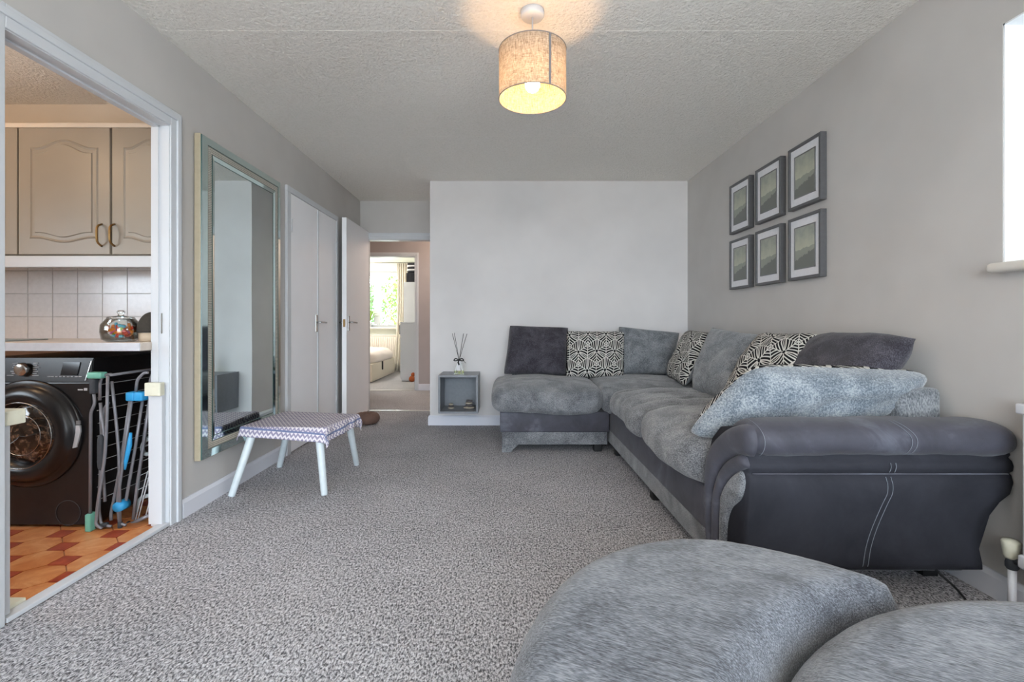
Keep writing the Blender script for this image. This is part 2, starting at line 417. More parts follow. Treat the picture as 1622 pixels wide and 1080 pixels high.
def domed(bm, poly, fmap, step, r, hmax, skirt=None):
    """closed outline -> puffed patch; fmap(u,v,h) to 3-D; height rises over distance r from the edge"""
    poly = [Vector(p) for p in poly]; poly = resample(poly, step)
    pts = list(poly); n = len(poly)
    x0 = min(p.x for p in poly); x1 = max(p.x for p in poly); y0 = min(p.y for p in poly); y1 = max(p.y for p in poly)
    hs = [0.0] * n
    for k, dd in enumerate((.04, .13, .3)):           # rings close to the edge
        for i in range(n):
            t = (poly[(i + 1) % n] - poly[i - 1]); nn = Vector((-t.y, t.x)).normalized()
            for sgn in (1, -1):
                q = poly[i] + nn * sgn * r * dd
                if inside(q, poly):
                    d = edist(q, poly)
                    if d > r * dd * .85: pts.append(q); hs.append(d)
                    break
    j = 0; y = y0 + step * .5
    while y < y1:
        x = x0 + step * (.5 if j % 2 else 0)
        while x < x1:
            q = Vector((x, y))
            if inside(q, poly):
                d = edist(q, poly)
                if d > r * .42: pts.append(q); hs.append(d)
            x += step
        y += step * .87; j += 1
    vv, ee, ff, ov, _, _ = delaunay_2d_cdt(pts, [], [list(range(n))], 1, 1e-6)
    hh_ = []
    for i, v in enumerate(vv):
        d = hs[ov[i][0]] if ov[i] else edist(v, poly)
        t = min(1, d / r); hh_.append(hmax * math.sqrt(max(0, 1 - (1 - t) ** 2)) if r else 0)
    bv = [bm.verts.new(fmap(v.x, v.y, h_)) for v, h_ in zip(vv, hh_)]
    for f in ff:
        try: bm.faces.new([bv[i] for i in f])
        except ValueError: pass
    if skirt:
        idx = {ov[i][0]: i for i in range(len(vv)) if ov[i] and ov[i][0] < n}
        prev = [bv[idx[i]] for i in range(n)]
        for sk in skirt:
            cur = [bm.verts.new(sk(poly[i].x, poly[i].y, i)) for i in range(n)]
            for i in range(n): bm.faces.new((prev[i], prev[(i + 1) % n], cur[(i + 1) % n], cur[i]))
            prev = cur
        bm.faces.new(prev)
    return bm
def soft_box(c, size, n=5, nz_=7, sub=22, fn=None, rot=None):
    """rounded cushion: superellipsoid box, fn(p_unit, world) -> offset"""
    bm = bmesh.new(); bmesh.ops.create_cube(bm, size=2)
    bmesh.ops.subdivide_edges(bm, edges=bm.edges[:], cuts=sub, use_grid_fill=True)
    for v in bm.verts:
        p = v.co; mx_ = max(abs(p.x), abs(p.y), abs(p.z))
        q = p * (mx_ / (abs(p.x) ** n + abs(p.y) ** n + abs(p.z) ** nz_) ** (1 / n))
        w = Vector((q.x * size[0] / 2, q.y * size[1] / 2, q.z * size[2] / 2))
        if fn: w += fn(q, w)
        if rot: w = rot @ w
        v.co = w + Vector(c)
    return bm
def nv(p, s, a): return Vector((noise.noise(Vector(p) * s), noise.noise(Vector(p) * s + Vector((9, 0, 0))), noise.noise(Vector(p) * s + Vector((0, 9, 0))))) * a
# a pixel of the photograph at inverse depth k (pixels per metre) -> a point in the room
def P(x, y, k): return Vector(((x - 801) / k, 750 / k, 1 - (y - 512) / k))

XL, XR, YB, YA, ZC = -1.665, 1.79, 4.658, 5.419, 2.40
XK = -1.745                      # kitchen face of the left wall
YR = -2.60                        # wall behind the camera
# ------------------------------------------------------------------ shell
bm = bmesh.new()
bx(bm, -1.66, XR + .02, YR, YA, -.06, 0); bx(bm, -1.75, -1.66, 2.89, YA, -.06, 0); bx(bm, -4.2, 1.0, YA, 10.1, -.06, 0)
struct('floor', bm, 'carpet')
bm = bmesh.new(); bx(bm, XL - .1, XR + .3, YR - .1, YA, ZC, ZC + .1); bx(bm, -4.2, 1.0, YA, 10.2, ZC, ZC + .1)
cl = struct('ceiling', bm, 'ceiling')
bm = bmesh.new()
for yy in (2.275, 3.56): bx(bm, XL, XR, yy - .012, yy + .012, ZC - .0012, ZC + .002, .002, 1)
obj('seam', bm, 'ceiling', cl)
# left wall with kitchen doorway
DY0, DY1, DZ = 1.565, 2.339, 1.978
bm = bmesh.new()
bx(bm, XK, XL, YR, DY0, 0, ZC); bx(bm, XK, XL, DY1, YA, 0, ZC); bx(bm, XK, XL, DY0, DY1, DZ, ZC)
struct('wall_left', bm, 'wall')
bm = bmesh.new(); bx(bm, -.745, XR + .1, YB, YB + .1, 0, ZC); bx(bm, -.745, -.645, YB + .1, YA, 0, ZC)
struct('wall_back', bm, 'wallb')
HX0, HX1, HZ = -1.585, -.83, 1.957
bm = bmesh.new(); bx(bm, XK, HX0, YA, YA + .1, 0, ZC); bx(bm, HX1, -.6, YA, YA + .1, 0, ZC); bx(bm, HX0, HX1, YA, YA + .1, HZ, ZC)
struct('wall_alcove', bm, 'wall')
WY0, WY1, WZ0, WZ1 = .95, 1.705, 1.214, 2.077
bm = bmesh.new()
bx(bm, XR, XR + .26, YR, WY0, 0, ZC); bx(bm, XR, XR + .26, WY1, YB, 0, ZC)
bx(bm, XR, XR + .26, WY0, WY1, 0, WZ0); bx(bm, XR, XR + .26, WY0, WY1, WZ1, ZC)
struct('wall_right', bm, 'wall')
bm = bmesh.new()                                   # wall behind the camera with a patio window
bx(bm, XK, -1.6, YR - .1, YR, 0, ZC); bx(bm, 1.7, XR + .26, YR - .1, YR, 0, ZC); bx(bm, -1.6, 1.7, YR - .1, YR, 2.3, ZC); bx(bm, -1.6, 1.7, YR - .1, YR, 0, .08)
struct('wall_rear', bm, 'wall')
def window(name, parts, panes):
    bm = bmesh.new()
    for p in parts: bx(bm, *p, .006)
    o = struct(name, bm, 'white')
    for p in panes: obj('pane', box(*p), 'pane', o)
    return o
fx0, fx1 = XR + .14, XR + .20
window('window_1', [(fx0, fx1, WY0, WY1, WZ0, WZ0 + .07), (fx0, fx1, WY0, WY1, WZ1 - .07, WZ1), (fx0, fx1, WY0, WY0 + .07, WZ0 + .071, WZ1 - .071), (fx0, fx1, WY1 - .07, WY1, WZ0 + .071, WZ1 - .071), (fx0, fx1, 1.29, 1.36, WZ0 + .071, WZ1 - .071)],
       [(fx0 + .02, fx0 + .03, WY0 + .07, 1.29, WZ0 + .07, WZ1 - .07), (fx0 + .02, fx0 + .03, 1.36, WY1 - .07, WZ0 + .07, WZ1 - .07)])
bm = bmesh.new()                                   # white reveal lining
bx(bm, XR + .001, fx0, WY1 - .006, WY1 + .001, WZ0, WZ1); bx(bm, XR + .001, fx0, WY0, WY1, WZ1 - .006, WZ1 + .001); bx(bm, XR + .001, fx0, WY0 - .001, WY0 + .006, WZ0, WZ1)
struct('trim_1', bm, 'reveal')
bm = bmesh.new(); bx(bm, XR - .055, fx0, WY0 - .05, WY1 + .012, WZ0 - .033, WZ0 + .002, .014, 4)
struct('window_sill_1', bm, 'sillwhite', None, True)
# skirting
def skirting(name, x0, x1, y0, y1, axis, side):
    bm = bmesh.new(); t, h = .016, .095
    prof = [(0, 0), (t, 0), (t, h - .018), (t * .45, h), (0, h)]
    if axis == 'Y':
        prism(bm, prof, lambda a, b_: Vector((x0 + side * a, y0, b_)), lambda a, b_: Vector((x0 + side * a, y1, b_)))
    else:
        prism(bm, prof, lambda a, b_: Vector((x0, y0 + side * a, b_)), lambda a, b_: Vector((x1, y0 + side * a, b_)))
    return struct(name, bm, 'skirt')
skirting('baseboard_left', XL, 0, 2.425, 3.57, 'Y', 1)
skirting('baseboard_back', -.745, XR, YB, 0, 'X', -1)
skirting('baseboard_return', -.745, 0, YB - .016, YA, 'Y', -1)
skirting('baseboard_right', XR, 0, YR, YB - .016, 'Y', -1)
skirting('baseboard_alcove', XL, 0, 4.67, YA, 'Y', 1)
# architraves: profile across width w, projecting t; two-step moulding
def arch_side(bm, y0, y1, z1, x, side=1):
    bx(bm, x - .002, x + side * .014, y0, y1, 0, z1, .004)
def architrave_x(name, xw, side, ya, yb, zt, w=.075, jamb=(0, 0)):
    """casing round an opening in a wall of constant x"""
    bm = bmesh.new()
    def strip(y0, y1, z0, z1, t): bx(bm, min(xw, xw + side * t), max(xw, xw + side * t), y0, y1, z0, z1, .003)
    for t, a, b_ in ((.012, 0, w), (.02, w * .48, w * .8)):
        strip(ya - b_, ya - a, 0, zt + b_, t); strip(yb + a, yb + b_, 0, zt + b_, t); strip(ya - a, yb + a, zt + a, zt + b_, t)
    if jamb[0] != jamb[1]:
        j0, j1 = min(jamb), max(jamb)
        bx(bm, j0, j1, ya - .002, ya + .004, 0, zt, .001); bx(bm, j0, j1, yb - .004, yb + .002, 0, zt, .001); bx(bm, j0, j1, ya, yb, zt - .004, zt + .002, .001)
        jm = j0 + .012
        bx(bm, jm, jm + .03, ya, ya + .012, 0, zt, .001); bx(bm, jm, jm + .03, yb - .012, yb, 0, zt, .001)
        bx(bm, jm, jm + .03, ya, yb, zt - .012, zt, .001)
    return struct(name, bm, 'white')
architrave_x('door_frame_1', XL, 1, DY0, DY1, DZ, .082, (XK - .005, XL + .005))
bm = bmesh.new()
def archy(bm, yw, side, xa, xb, zt, w):
    for t, a, b_ in ((.012, 0, w), (.02, w * .45, w * .85)):
        y0, y1 = min(yw, yw + side * t), max(yw, yw + side * t)
        bx(bm, xa - b_, xa - a, y0, y1, 0, zt + b_, .003); bx(bm, xb + a, xb + b_, y0, y1, 0, zt + b_, .003); bx(bm, xa - a, xb + a, y0, y1, zt + a, zt + b_, .003)
archy(bm, YA, -1, HX0, HX1, HZ, .075)
bx(bm, HX0 - .002, HX0 + .004, YA, YA + .1, 0, HZ); bx(bm, HX1 - .004, HX1 + .002, YA, YA + .1, 0, HZ); bx(bm, HX0, HX1, YA, YA + .1, HZ - .004, HZ)
struct('door_frame_2', bm, 'white')
obj('threshold_strip', box(HX0, HX1 + .07, YA - .03, YA + .012, 0, .007, .003), 'steel')['kind'] = 'structure'
# cupboard double doors in the left wall
CY0, CY1, CZ = 3.565, 4.655, 2.045
bm = bmesh.new()
bx(bm, XL, XL + .022, CY0, CY0 + .062, 0, CZ - .0455, .003); bx(bm, XL, XL + .022, CY1 - .05, CY1, 0, CZ - .0455, .003); bx(bm, XL, XL + .022, CY0, CY1, CZ - .045, CZ, .003)
struct('door_frame_3', bm, 'white')
def lever(parent, x, y, z, nx, dy, pz=.075):
    """plate on a face with normal nx along x, lever pointing dy"""
    o = obj('handle_plate', box(min(x, x + nx * .008), max(x, x + nx * .008), y - .018, y + .018, z - pz, z + pz, .002), 'chrome', parent)
    bm = bmesh.new(); tube(bm, fillet([(x, y, z + .01), (x + nx * .045, y, z + .01), (x + nx * .05, y + dy * .11, z + .005)], .015), .008)
    obj('lever', bm, 'chrome', parent, True); return o
for i, (a, b_) in enumerate(((CY0 + .064, 4.150), (4.154, CY1 - .052))):
    d = struct('door_%d' % (i + 1), box(XL + .001, XL + .017, a, b_, .012, CZ - .048, .003), 'door')
    for z in (.25, 1.75):
        bm = bmesh.new(); lathe(bm, [(.008, -.05), (.008, .05)], (XL + .02, a + .004 if i == 0 else b_ - .004, z), 10)
        obj('hinge', bm, 'white', d, True)
    if i == 0: lever(d, XL + .017, b_ - .035, 1.0, 1, 1)
    else: obj('astragal', box(XL + .017, XL + .024, a - .014, a + .01, .02, CZ - .055, .003), 'white', d)
# open hall door
d = struct('door_3', box(-1.607, -1.562, 4.645, 5.40, .01, 2.04, .002), 'door')
lever(d, -1.562, 4.705, 1.0, 1, 1); lever(d, -1.607, 4.705, 1.0, -1, 1)
obj('latch_plate', box(-1.595, -1.574, 4.642, 4.646, .965, 1.04), 'brass', d)
# ------------------------------------------------------------------ hall and bedroom
HY = 7.075; BX0, BX1, BZ = -2.12, -1.358, 2.0
bm = bmesh.new()
bx(bm, -4.2, BX0, HY, HY + .1, 0, ZC); bx(bm, BX1, .6, HY, HY + .1, 0, ZC); bx(bm, BX0, BX1, HY, HY + .1, BZ, ZC)
bx(bm, -2.9, -2.8, YA, HY, 0, ZC); bx(bm, .5, .6, YA, HY, 0, ZC); bx(bm, -2.9, XK, YA + .0, YA + .1, 0, ZC); bx(bm, -.6, .6, YA, YA + .1, 0, ZC)
struct('wall_hall', bm, 'wall_hall')
bm = bmesh.new(); archy(bm, HY, -1, BX0, BX1, BZ, .058)
bx(bm, BX0 - .002, BX0 + .004, HY, HY + .1, 0, BZ); bx(bm, BX1 - .004, BX1 + .002, HY, HY + .1, 0, BZ); bx(bm, BX0, BX1, HY, HY + .1, BZ - .004, BZ)
struct('door_frame_4', bm, 'white')
skirting('baseboard_hall', BX1 + .058, .5, HY, 0, 'X', -1)
obj('threshold_strip', box(BX0, BX1, HY - .02, HY + .012, 0, .007, .003), 'steel')['kind'] = 'structure'
YW = 10.0; WX0, WX1, WA, WB = -3.5, -2.235, .915, 2.09
bm = bmesh.new()
bx(bm, -4.2, WX0, YW, YW + .2, 0, ZC); bx(bm, WX1, -.5, YW, YW + .2, 0, ZC); bx(bm, WX0, WX1, YW, YW + .2, 0, WA); bx(bm, WX0, WX1, YW, YW + .2, WB, ZC)
bx(bm, -4.2, -4.1, HY + .1, YW, 0, ZC); bx(bm, -.6, -.5, HY + .1, YW, 0, ZC)
struct('wall_bedroom', bm, 'wall_bed')
y0, y1 = YW + .06, YW + .12
window('window_2', [(WX0, WX1, y0, y1, WA, WA + .06), (WX0, WX1, y0, y1, WB - .09, WB), (WX0, WX0 + .06, y0, y1, WA + .061, WB - .091), (WX1 - .05, WX1, y0, y1, WA + .061, WB - .091), (-2.80, -2.66, y0, y1, WA + .061, WB - .091)],
       [(WX0 + .06, -2.80, y0 + .02, y0 + .03, WA + .06, WB - .09), (-2.66, WX1 - .05, y0 + .02, y0 + .03, WA + .06, WB - .09)])
struct('window_sill_2', box(WX0 - .05, WX1 + .06, YW - .1, YW + .06, WA - .035, WA, .01), 'sillwhite')
# ------------------------------------------------------------------ kitchen shell
KY = 2.885; KZ = 2.335
struct('wall_kitchen', box(-3.6, XK, KY + .004, KY + .1, 0, KZ), 'wall_kit')
bm = bmesh.new(); bx(bm, -3.7, -3.6, YR, .3, 0, KZ); bx(bm, -3.7, -3.6, 1.5, KY + .1, 0, KZ); bx(bm, -3.7, -3.6, .3, 1.5, 0, 1.1); bx(bm, -3.7, -3.6, .3, 1.5, 1.8, KZ)
struct('wall_kitchen_left', bm, 'wall_kit')
struct('wall_kitchen_near', box(-3.7, XK, YR - .1, YR, 0, KZ), 'wall_kit')
struct('ceiling_kitchen', box(-3.7, XK, YR - .1, KY + .1, KZ, KZ + .1), 'ceiling')
kf = struct('floor_kitchen', box(-3.6, -1.66, YR, KY + .004, -.06, -.004), 'tileg')
def clip(poly, a, b_, c):                              # keep a*x+b*y<=c
    out_ = []
    for i, p in enumerate(poly):
        q = poly[(i + 1) % len(poly)]; dp = a * p[0] + b_ * p[1] - c; dq = a * q[0] + b_ * q[1] - c
        if dp <= 0: out_.append(p)
        if dp * dq < 0: t = dp / (dp - dq); out_.append((p[0] + (q[0] - p[0]) * t, p[1] + (q[1] - p[1]) * t))
    return out_
A, SQ, G = .127, .040, .0022
def tilepoly(cx, cy, kind):
    if kind: pts = [(-SQ + G, -SQ + G), (SQ - G, -SQ + G), (SQ - G, SQ - G), (-SQ + G, SQ - G)]
    else:
        s = SQ; a = A - SQ
        pts = [(A - s, s), (s, A - s), (-s, A - s), (-(A - s), s), (-(A - s), -s), (-s, -(A - s)), (s, -(A - s)), (A - s, -s)]
        k = 1 - G / .075; pts = [(x * k, y * k) for x, y in pts]
    return [(cx + x, cy + y) for x, y in pts]
for j in range(-3, 6):
    for i in range(-8, 8):
        for kind in (1, 0):
            cx = -1.856 + 2 * A * i + A * (j % 2) + (0 if kind else A); cy = 1.995 + A * j
            if not (-2.9 < cx < -1.6): continue
            p = clip(tilepoly(cx, cy, kind), 1, 0, -1.70)
            if len(p) < 3 or cy > 2.75: continue
            z = random.uniform(.001, .0022)
            bm = bmesh.new(); prism(bm, p, lambda x, y: Vector((x, y, -.004)), lambda x, y: Vector((x, y, z)))
            obj('tile', bm, 'tiler' if kind else 'tileo', kf)
# wall tiles behind worktop
ks = struct('trim_2', box(-3.45, XK, KY, KY + .004, .86, 1.37), 'grout')
tp = .1515
for i in range(11):
    for j in range(4):
        x1 = -2.906 + tp * (i - 3); z1 = 1.042 + .14 * (j - 1)
        if x1 > XK - .01: continue
        xx = min(x1 + tp - .0035, XK)
        obj('tile', box(x1, xx, KY - .005, KY + .001, z1, min(z1 + .1365, 1.36), .0015, 1), 'ktile', ks)
# ------------------------------------------------------------------ kitchen furniture
def cab_door(x0, x1, y, z0, z1, par, handle=None, w=.065):
    """cathedral raised panel door facing -y"""
    bm = bmesh.new(); bx(bm, x0, x1, y, y + .02, z0, z1, .003)
    d = obj('door', bm, 'cab', par)
    def outline(ins, arch):
        a, b_, c, e = x0 + w + ins, x1 - w - ins, z0 + w + ins, z1 - w - ins
        pts = []; n = 14
        for i in range(n + 1):
            t = i / n; s = .5 - .5 * math.cos(2 * PI * min(1, max(0, (t - .08) / .84)))
            pts.append((b_ + (a - b_) * t, e - arch + arch * s))
        for i in range(n + 1):
            t = i / n; s = .5 - .5 * math.cos(2 * PI * min(1, max(0, (t - .08) / .84)))
            pts.append((a + (b_ - a) * t, c + arch * .55 - arch * .55 * s))
        return pts
    def ringgeo(bm, o1, o2, h1, h2):
        a = [bm.verts.new((p[0], y - h1, p[1])) for p in o1]; b2 = [bm.verts.new((p[0], y - h2, p[1])) for p in o2]
        for i in range(len(a)): j = (i + 1) % len(a); bm.faces.new((a[i], a[j], b2[j], b2[i]))
        return b2
    bm = bmesh.new(); os_ = [outline(k, .045) for k in (0, .006, .014, .03, .034)]
    hs_ = [0.0, .005, .0005, .0015, .007]
    for k in range(4): ringgeo(bm, os_[k], os_[k + 1], hs_[k], hs_[k + 1])
    bm.faces.new([bm.verts.new((p[0], y - .007, p[1])) for p in os_[4]])
    obj('panel', bm, 'cab', d)
    if handle is not None:
        bm = bmesh.new(); tube(bm, fillet([(handle, y, z0 + .045), (handle, y - .03, z0 + .06), (handle, y - .035, z0 + .105), (handle, y - .03, z0 + .15), (handle, y, z0 + .165)], .03), .0055)
        obj('handle', bm, 'brass', d, True)
    return d
cy = 2.585
for (x0, x1, lab, hx) in ((-3.17, -2.668, 'taupe wall cabinet cut off by the left edge of the kitchen doorway', None),
                          (-2.660, -2.162, 'taupe wall cabinet with one full arched door, centre of the kitchen doorway', -2.205),
                          (-2.150, XK - .004, 'taupe wall cabinet beside the right door jamb of the kitchen doorway', -2.135)):
    t = thing('wall_cabinet', lab, 'cabinet', ((x0 + x1) / 2, cy, 1.376), 'kitchen wall cabinets')
    obj('body', box(x0 - .003, x1 + .003, cy + .022, KY, 1.376, 2.067, .002), 'cab', t)
    cab_door(x0, x1, cy, 1.376, 2.067, t, hx, .062)
tag(obj('light_pelmet', box(-3.2, XK, cy + .005, cy + .03, 1.307, 1.370, .004), 'white', None, origin=(-2.5, cy, 1.33)), 'long white pelmet board under the taupe wall cabinets', 'pelmet')
tag(obj('cornice', box(-3.2, XK, cy + .0, cy + .06, 2.069, 2.096, .004), 'wall_kit', None, origin=(-2.5, cy, 2.08)), 'cream cornice strip along the top of the taupe wall cabinets', 'cornice')
t = thing('worktop', 'pale laminate kitchen worktop above the black washing machine', 'worktop', (-2.6, 2.55, .868))
obj('slab', box(-3.5, XK, 2.262, KY - .006, .868, .908, .003), 'worktop', t)
obj('edge_strip', box(-3.5, XK, 2.257, 2.262, .868, .906, .001), 'worktope', t, label='pale blue grey edging strip')
tag(obj('chopping_board', box(-3.0, -2.53, 2.30, 2.62, .908, .916, .003), 'paleplas', None, origin=(-2.8, 2.45, .908)), 'thin grey glass board lying on the pale worktop left of the sweet jar', 'board')
# washing machine
wx0, wx1, wy, wz = -2.625, -2.022, 2.312, .83; wc = (-2.325, .463)
t = thing('washing_machine', 'black front loading washing machine under the kitchen worktop', 'washing machine', (-2.32, 2.6, 0))
obj('body', box(wx0, wx1, wy, wy + .54, .015, wz - .118, .006), 'black', t)
bm = bmesh.new(); prism(bm, [(wy - .004, wz - .118), (wy + .012, wz), (wy + .54, wz), (wy + .54, wz - .118)], lambda y, z: Vector((wx0, y, z)), lambda y, z: Vector((wx1, y, z)))
bmesh.ops.bevel(bm, geom=bm.edges[:], offset=.004, segments=2, affect='EDGES')
pn = obj('control_panel', bm, 'black', t)
def onp(x, z): return Vector((x, wy - .006 + (z - (wz - .118)) / .118 * .016, z))
bm = bmesh.new(); lathe(bm, [(.031, 0), (.033, .004), (.031, .022), (.027, .026), (0, .026)], (0, 0, 0), 36)
bmesh.ops.rotate(bm, cent=(0, 0, 0), matrix=Matrix.Rotation(R(98), 3, 'X'), verts=bm.verts)
bmesh.ops.translate(bm, verts=bm.verts, vec=onp(-2.352, wz - .053)); 
obj('dial', bm, 'chrome', pn, True, label='brushed silver programme dial')
bm = bmesh.new()
for side, xa in ((-1, -2.402), (1, -2.312)):
    for i in range(7):
        z = wz - .025 - i * .0098; l_ = random.uniform(.018, .038) * (1 if side > 0 else .9); xs = xa - (l_ if side < 0 else 0) + random.uniform(0, .004) + (.012 if side < 0 and i < 6 else 0)
        p = onp(xs, z); bx(bm, p.x, p.x + l_, p.y - .0012, p.y + .001, p.z - .0016, p.z + .0016)
for i in range(9):
    xs = -2.235 + i * .019; p = onp(xs, wz - .090); bx(bm, p.x, p.x + random.uniform(.009, .016), p.y - .0012, p.y + .001, p.z - .0016, p.z + .0016)
obj('lettering', bm, 'print', pn)['kind'] = 'stuff'
bm = bmesh.new(); prism(bm, [(-2.165, wz - .020), (-2.083, wz - .020), (-2.090, wz - .083), (-2.172, wz - .083)], lambda x, z: onp(x, z) + Vector((0, -.002, 0)), lambda x, z: onp(x, z) + Vector((0, .002, 0)))
obj('display', bm, 'display', pn)
bm = bmesh.new(); prism(bm, [(-2.030, wz - .014), (-2.026, wz - .014), (-2.045, wz - .108), (-2.049, wz - .108)], lambda x, z: onp(x, z) + Vector((0, -.003, 0)), lambda x, z: onp(x, z) + Vector((0, .002, 0)))
obj('panel_trim', bm, 'chrome', pn)
bm = bmesh.new(); lathe(bm, [(.262, .0), (.262, -.008), (.255, -.014), (.235, -.014), (.232, -.030), (.200, -.052), (.168, -.052), (.150, -.030), (.140, -.012)], (wc[0], wy, wc[1]), 64, 'Y', False)
dr = obj('door', bm, 'black', t, True)
bm = bmesh.new(); lathe(bm, [(.1585, -.0525), (.1615, -.0545), (.1585, -.056)], (wc[0], wy, wc[1]), 64, 'Y', False); obj('rim', bm, 'chrome', dr, True)
bm = bmesh.new(); lathe(bm, [(.142, -.014), (.120, -.030), (.08, -.044), (0.0001, -.05)], (wc[0], wy, wc[1]), 48, 'Y', False); obj('porthole', bm, 'port', dr, True)
bm = bmesh.new(); lathe(bm, [(.096, -.0425), (.099, -.0445), (.096, -.046)], (wc[0], wy, wc[1]), 64, 'Y', False); obj('inner_ring', bm, 'chrome', dr, True)
bm = bmesh.new(); prism(bm, [(-2.098, .395), (-2.078, .400), (-2.060, .475), (-2.062, .505), (-2.082, .505), (-2.083, .470)], lambda x, z: Vector((x, wy - .020, z)), lambda x, z: Vector((x, wy - .012, z)))
obj('energy_label', bm, 'print', dr, label='narrow white sticker on the door rim')
obj('label_tab', box(-2.080, -2.062, wy - .020, wy - .013, .510, .528), 'matline', dr)
obj('badge', box(-2.058, -2.042, wy - .002, wy + .001, .672, .684), 'print', t)
obj('badge', box(-2.088, -2.064, wy - .002, wy + .001, .673, .679), 'print', t)
bm = bmesh.new(); lathe(bm, [(.058, -.002), (.060, -.0035), (.062, -.002)], (-2.135, wy, .075), 40, 'Y', False); obj('filter_cover', bm, 'rubber', t, True)
bm = bmesh.new()
for i in range(24):
    a0 = R(20 + i * 5.5); a1 = R(20 + (i + 1) * 5.5)
    if i == 0: pts = []
    pts.append((wc[0] + .275 * math.cos(a0), wy - .001, wc[1] + .235 * math.sin(a0) + .0))
tube(bm, pts, .002, 6); obj('crease', bm, 'rubber', t, True)
for x in (wx0 + .05, wx1 - .05):
    for y in (wy + .05, wy + .48):
        bm = bmesh.new(); lathe(bm, [(.02, 0), (.02, .018)], (x, y, 0), 14); obj('foot', bm, 'rubber', t, True)
# clothes airers
ka = 329
def Q(zx, zy, k=ka, dy=0):                            # point on the upright plane of the airer front
    p = P(130 + zx / 3.723, 570 + zy / 3.723, k); p.y += dy; return p
t = thing('clothes_airer', 'folded grey clothes airer with mint green corners beside the washing machine', 'clothes airer', (-1.95, 2.29, 0))
for pts, dy in (([(70, 195), (76, 262), (52, 305), (48, 910)], .0), ([(168, 92), (163, 350), (152, 560), (108, 850), (98, 965), (135, 985)], -.016), ([(92, 240), (93, 130), (115, 92), (160, 86)], .012),
                ([(95, 255), (118, 470), (112, 600)], .012), ([(135, 255), (103, 300), (90, 560), (75, 900), (90, 985), (150, 992)], .022), ([(140, 130), (165, 350), (183, 560), (190, 1000)], .034), ([(75, 280), (80, 480), (95, 780), (100, 850)], .034)):
    bm = bmesh.new(); tube(bm, fillet([Q(a, b_, ka, dy) for a, b_ in pts], .04), .0068); obj('tube', bm, 'tube', t, True)
p0 = Q(165, 90); bm = bmesh.new(); tube(bm, [p0, (p0.x, 2.80, p0.z + .005)], .0068); obj('tube', bm, 'tube', t, True)
for i in range(10):
    z = .70 - i * .062; x = -1.985 + .004 * (i % 2)
    bm = bmesh.new(); tube(bm, [(x, 2.30, z), (x, 2.82, z)], .0014, 6); obj('rung', bm, 'wirew', t, True)
bm = bmesh.new(); tube(bm, [(-1.985, 2.82, .04), (-1.985, 2.82, .755), (-1.91, 2.80, .758)], .0068); obj('tube', bm, 'tube', t, True)
a, b_ = Q(40, 95), Q(110, 75); obj('corner_cap', box(a.x, b_.x + .012, a.y - .016, a.y + .03, a.z - .012, b_.z + .003, .008, 3), 'teal', t, True, label='mint green plastic corner')
a, b_ = Q(52, 200), Q(85, 110); obj('corner_sleeve', box(a.x, b_.x, a.y - .014, a.y + .02, a.z, b_.z, .008, 3), 'rubber', t, True)
a, b_ = Q(30, 1000), Q(65, 905); obj('corner_cap', box(a.x, b_.x, a.y - .016, a.y + .03, .001, b_.z, .006, 3), 'teal', t, True, label='mint green plastic foot')
a = Q(190, 1000); bm = bmesh.new(); lathe(bm, [(.010, 0.001), (.010, .03)], (a.x, a.y + .034, 0), 12); obj('foot', bm, 'rubber', t, True)
a = Q(90, 985); bm = bmesh.new(); tube(bm, [(a.x - .03, a.y + .022, .014), (a.x + .03, a.y + .022, .022)], .012, 10); obj('foot', bm, 'rubber', t, True)
a, b_ = Q(108, 440), Q(112, 650); bm = soft_box((a + b_) / 2 + Vector((0, .0, 0)), (.026, .02, a.z - b_.z), 4, 4, 6); obj('hinge_grip', bm, 'rubber', t, True)
t = thing('clothes_airer', 'leaning grey clothes airer with bright blue clips by the kitchen door jamb', 'clothes airer', (-1.83, 2.37, 0))
kb = 322
for pts, dy in (([(317, 190), (325, 115), (365, 76), (390, 75)], 0), ([(285, 230), (240, 530), (205, 740), (170, 905), (172, 945)], 0), ([(305, 235), (262, 540), (222, 830), (235, 955), (272, 968)], -.014), ([(345, 235), (296, 550), (243, 850), (232, 880)], .014),
                ([(375, 190), (378, 120), (388, 92), (391, 88)], .028), ([(376, 210), (340, 480), (300, 740), (276, 940)], .028), ([(378, 240), (345, 330), (318, 540), (262, 960)], .042)):
    bm = bmesh.new(); tube(bm, fillet([Q(a, b_, kb, dy) for a, b_ in pts], .05), .007); obj('tube', bm, 'tube', t, True)
for zx, zy in ((302, 213), (350, 213)):
    p = Q(zx, zy, kb); obj('clip', box(p.x - .021, p.x + .021, p.y - .026, p.y + .035, p.z - .022, p.z + .022, .008, 3), 'blue', t, True, label='bright blue plastic clip')
p = Q(230, 858, kb); bm = bmesh.new(); lathe(bm, [(.001, -.028), (.024, -.024), (.026, -.004), (.026, .03), (.001, .034)], p, 20, 'Y'); obj('clip', bm, 'blue', t, True, label='round blue plastic clip')
bm = bmesh.new(); tube(bm, [Q(302, 425, kb, -.016), Q(296, 500, kb, -.018), Q(276, 590, kb, -.018), Q(268, 640, kb, -.016)], [.006, .011, .009, .004], 10); obj('grip', bm, 'blue', t, True, label='long blue plastic grip')
bm = bmesh.new()
for i in range(8):
    z = .66 - i * .07; x = -1.79 - .006 * i
    bm = bmesh.new(); tube(bm, [(x, 2.36, z), (x - .01, 2.82, z + .01)], .0014, 6); obj('rung', bm, 'wirew', t, True)
t = thing('wire_rack', 'small white folded wire rack standing behind the gate post', 'rack', (-1.80, 2.42, 0))
kc = 316
bm = bmesh.new(); tube(bm, [Q(265, 978, kc), Q(395, 915, kc)], .009, 10); obj('base_bar', bm, 'tube', t, True)
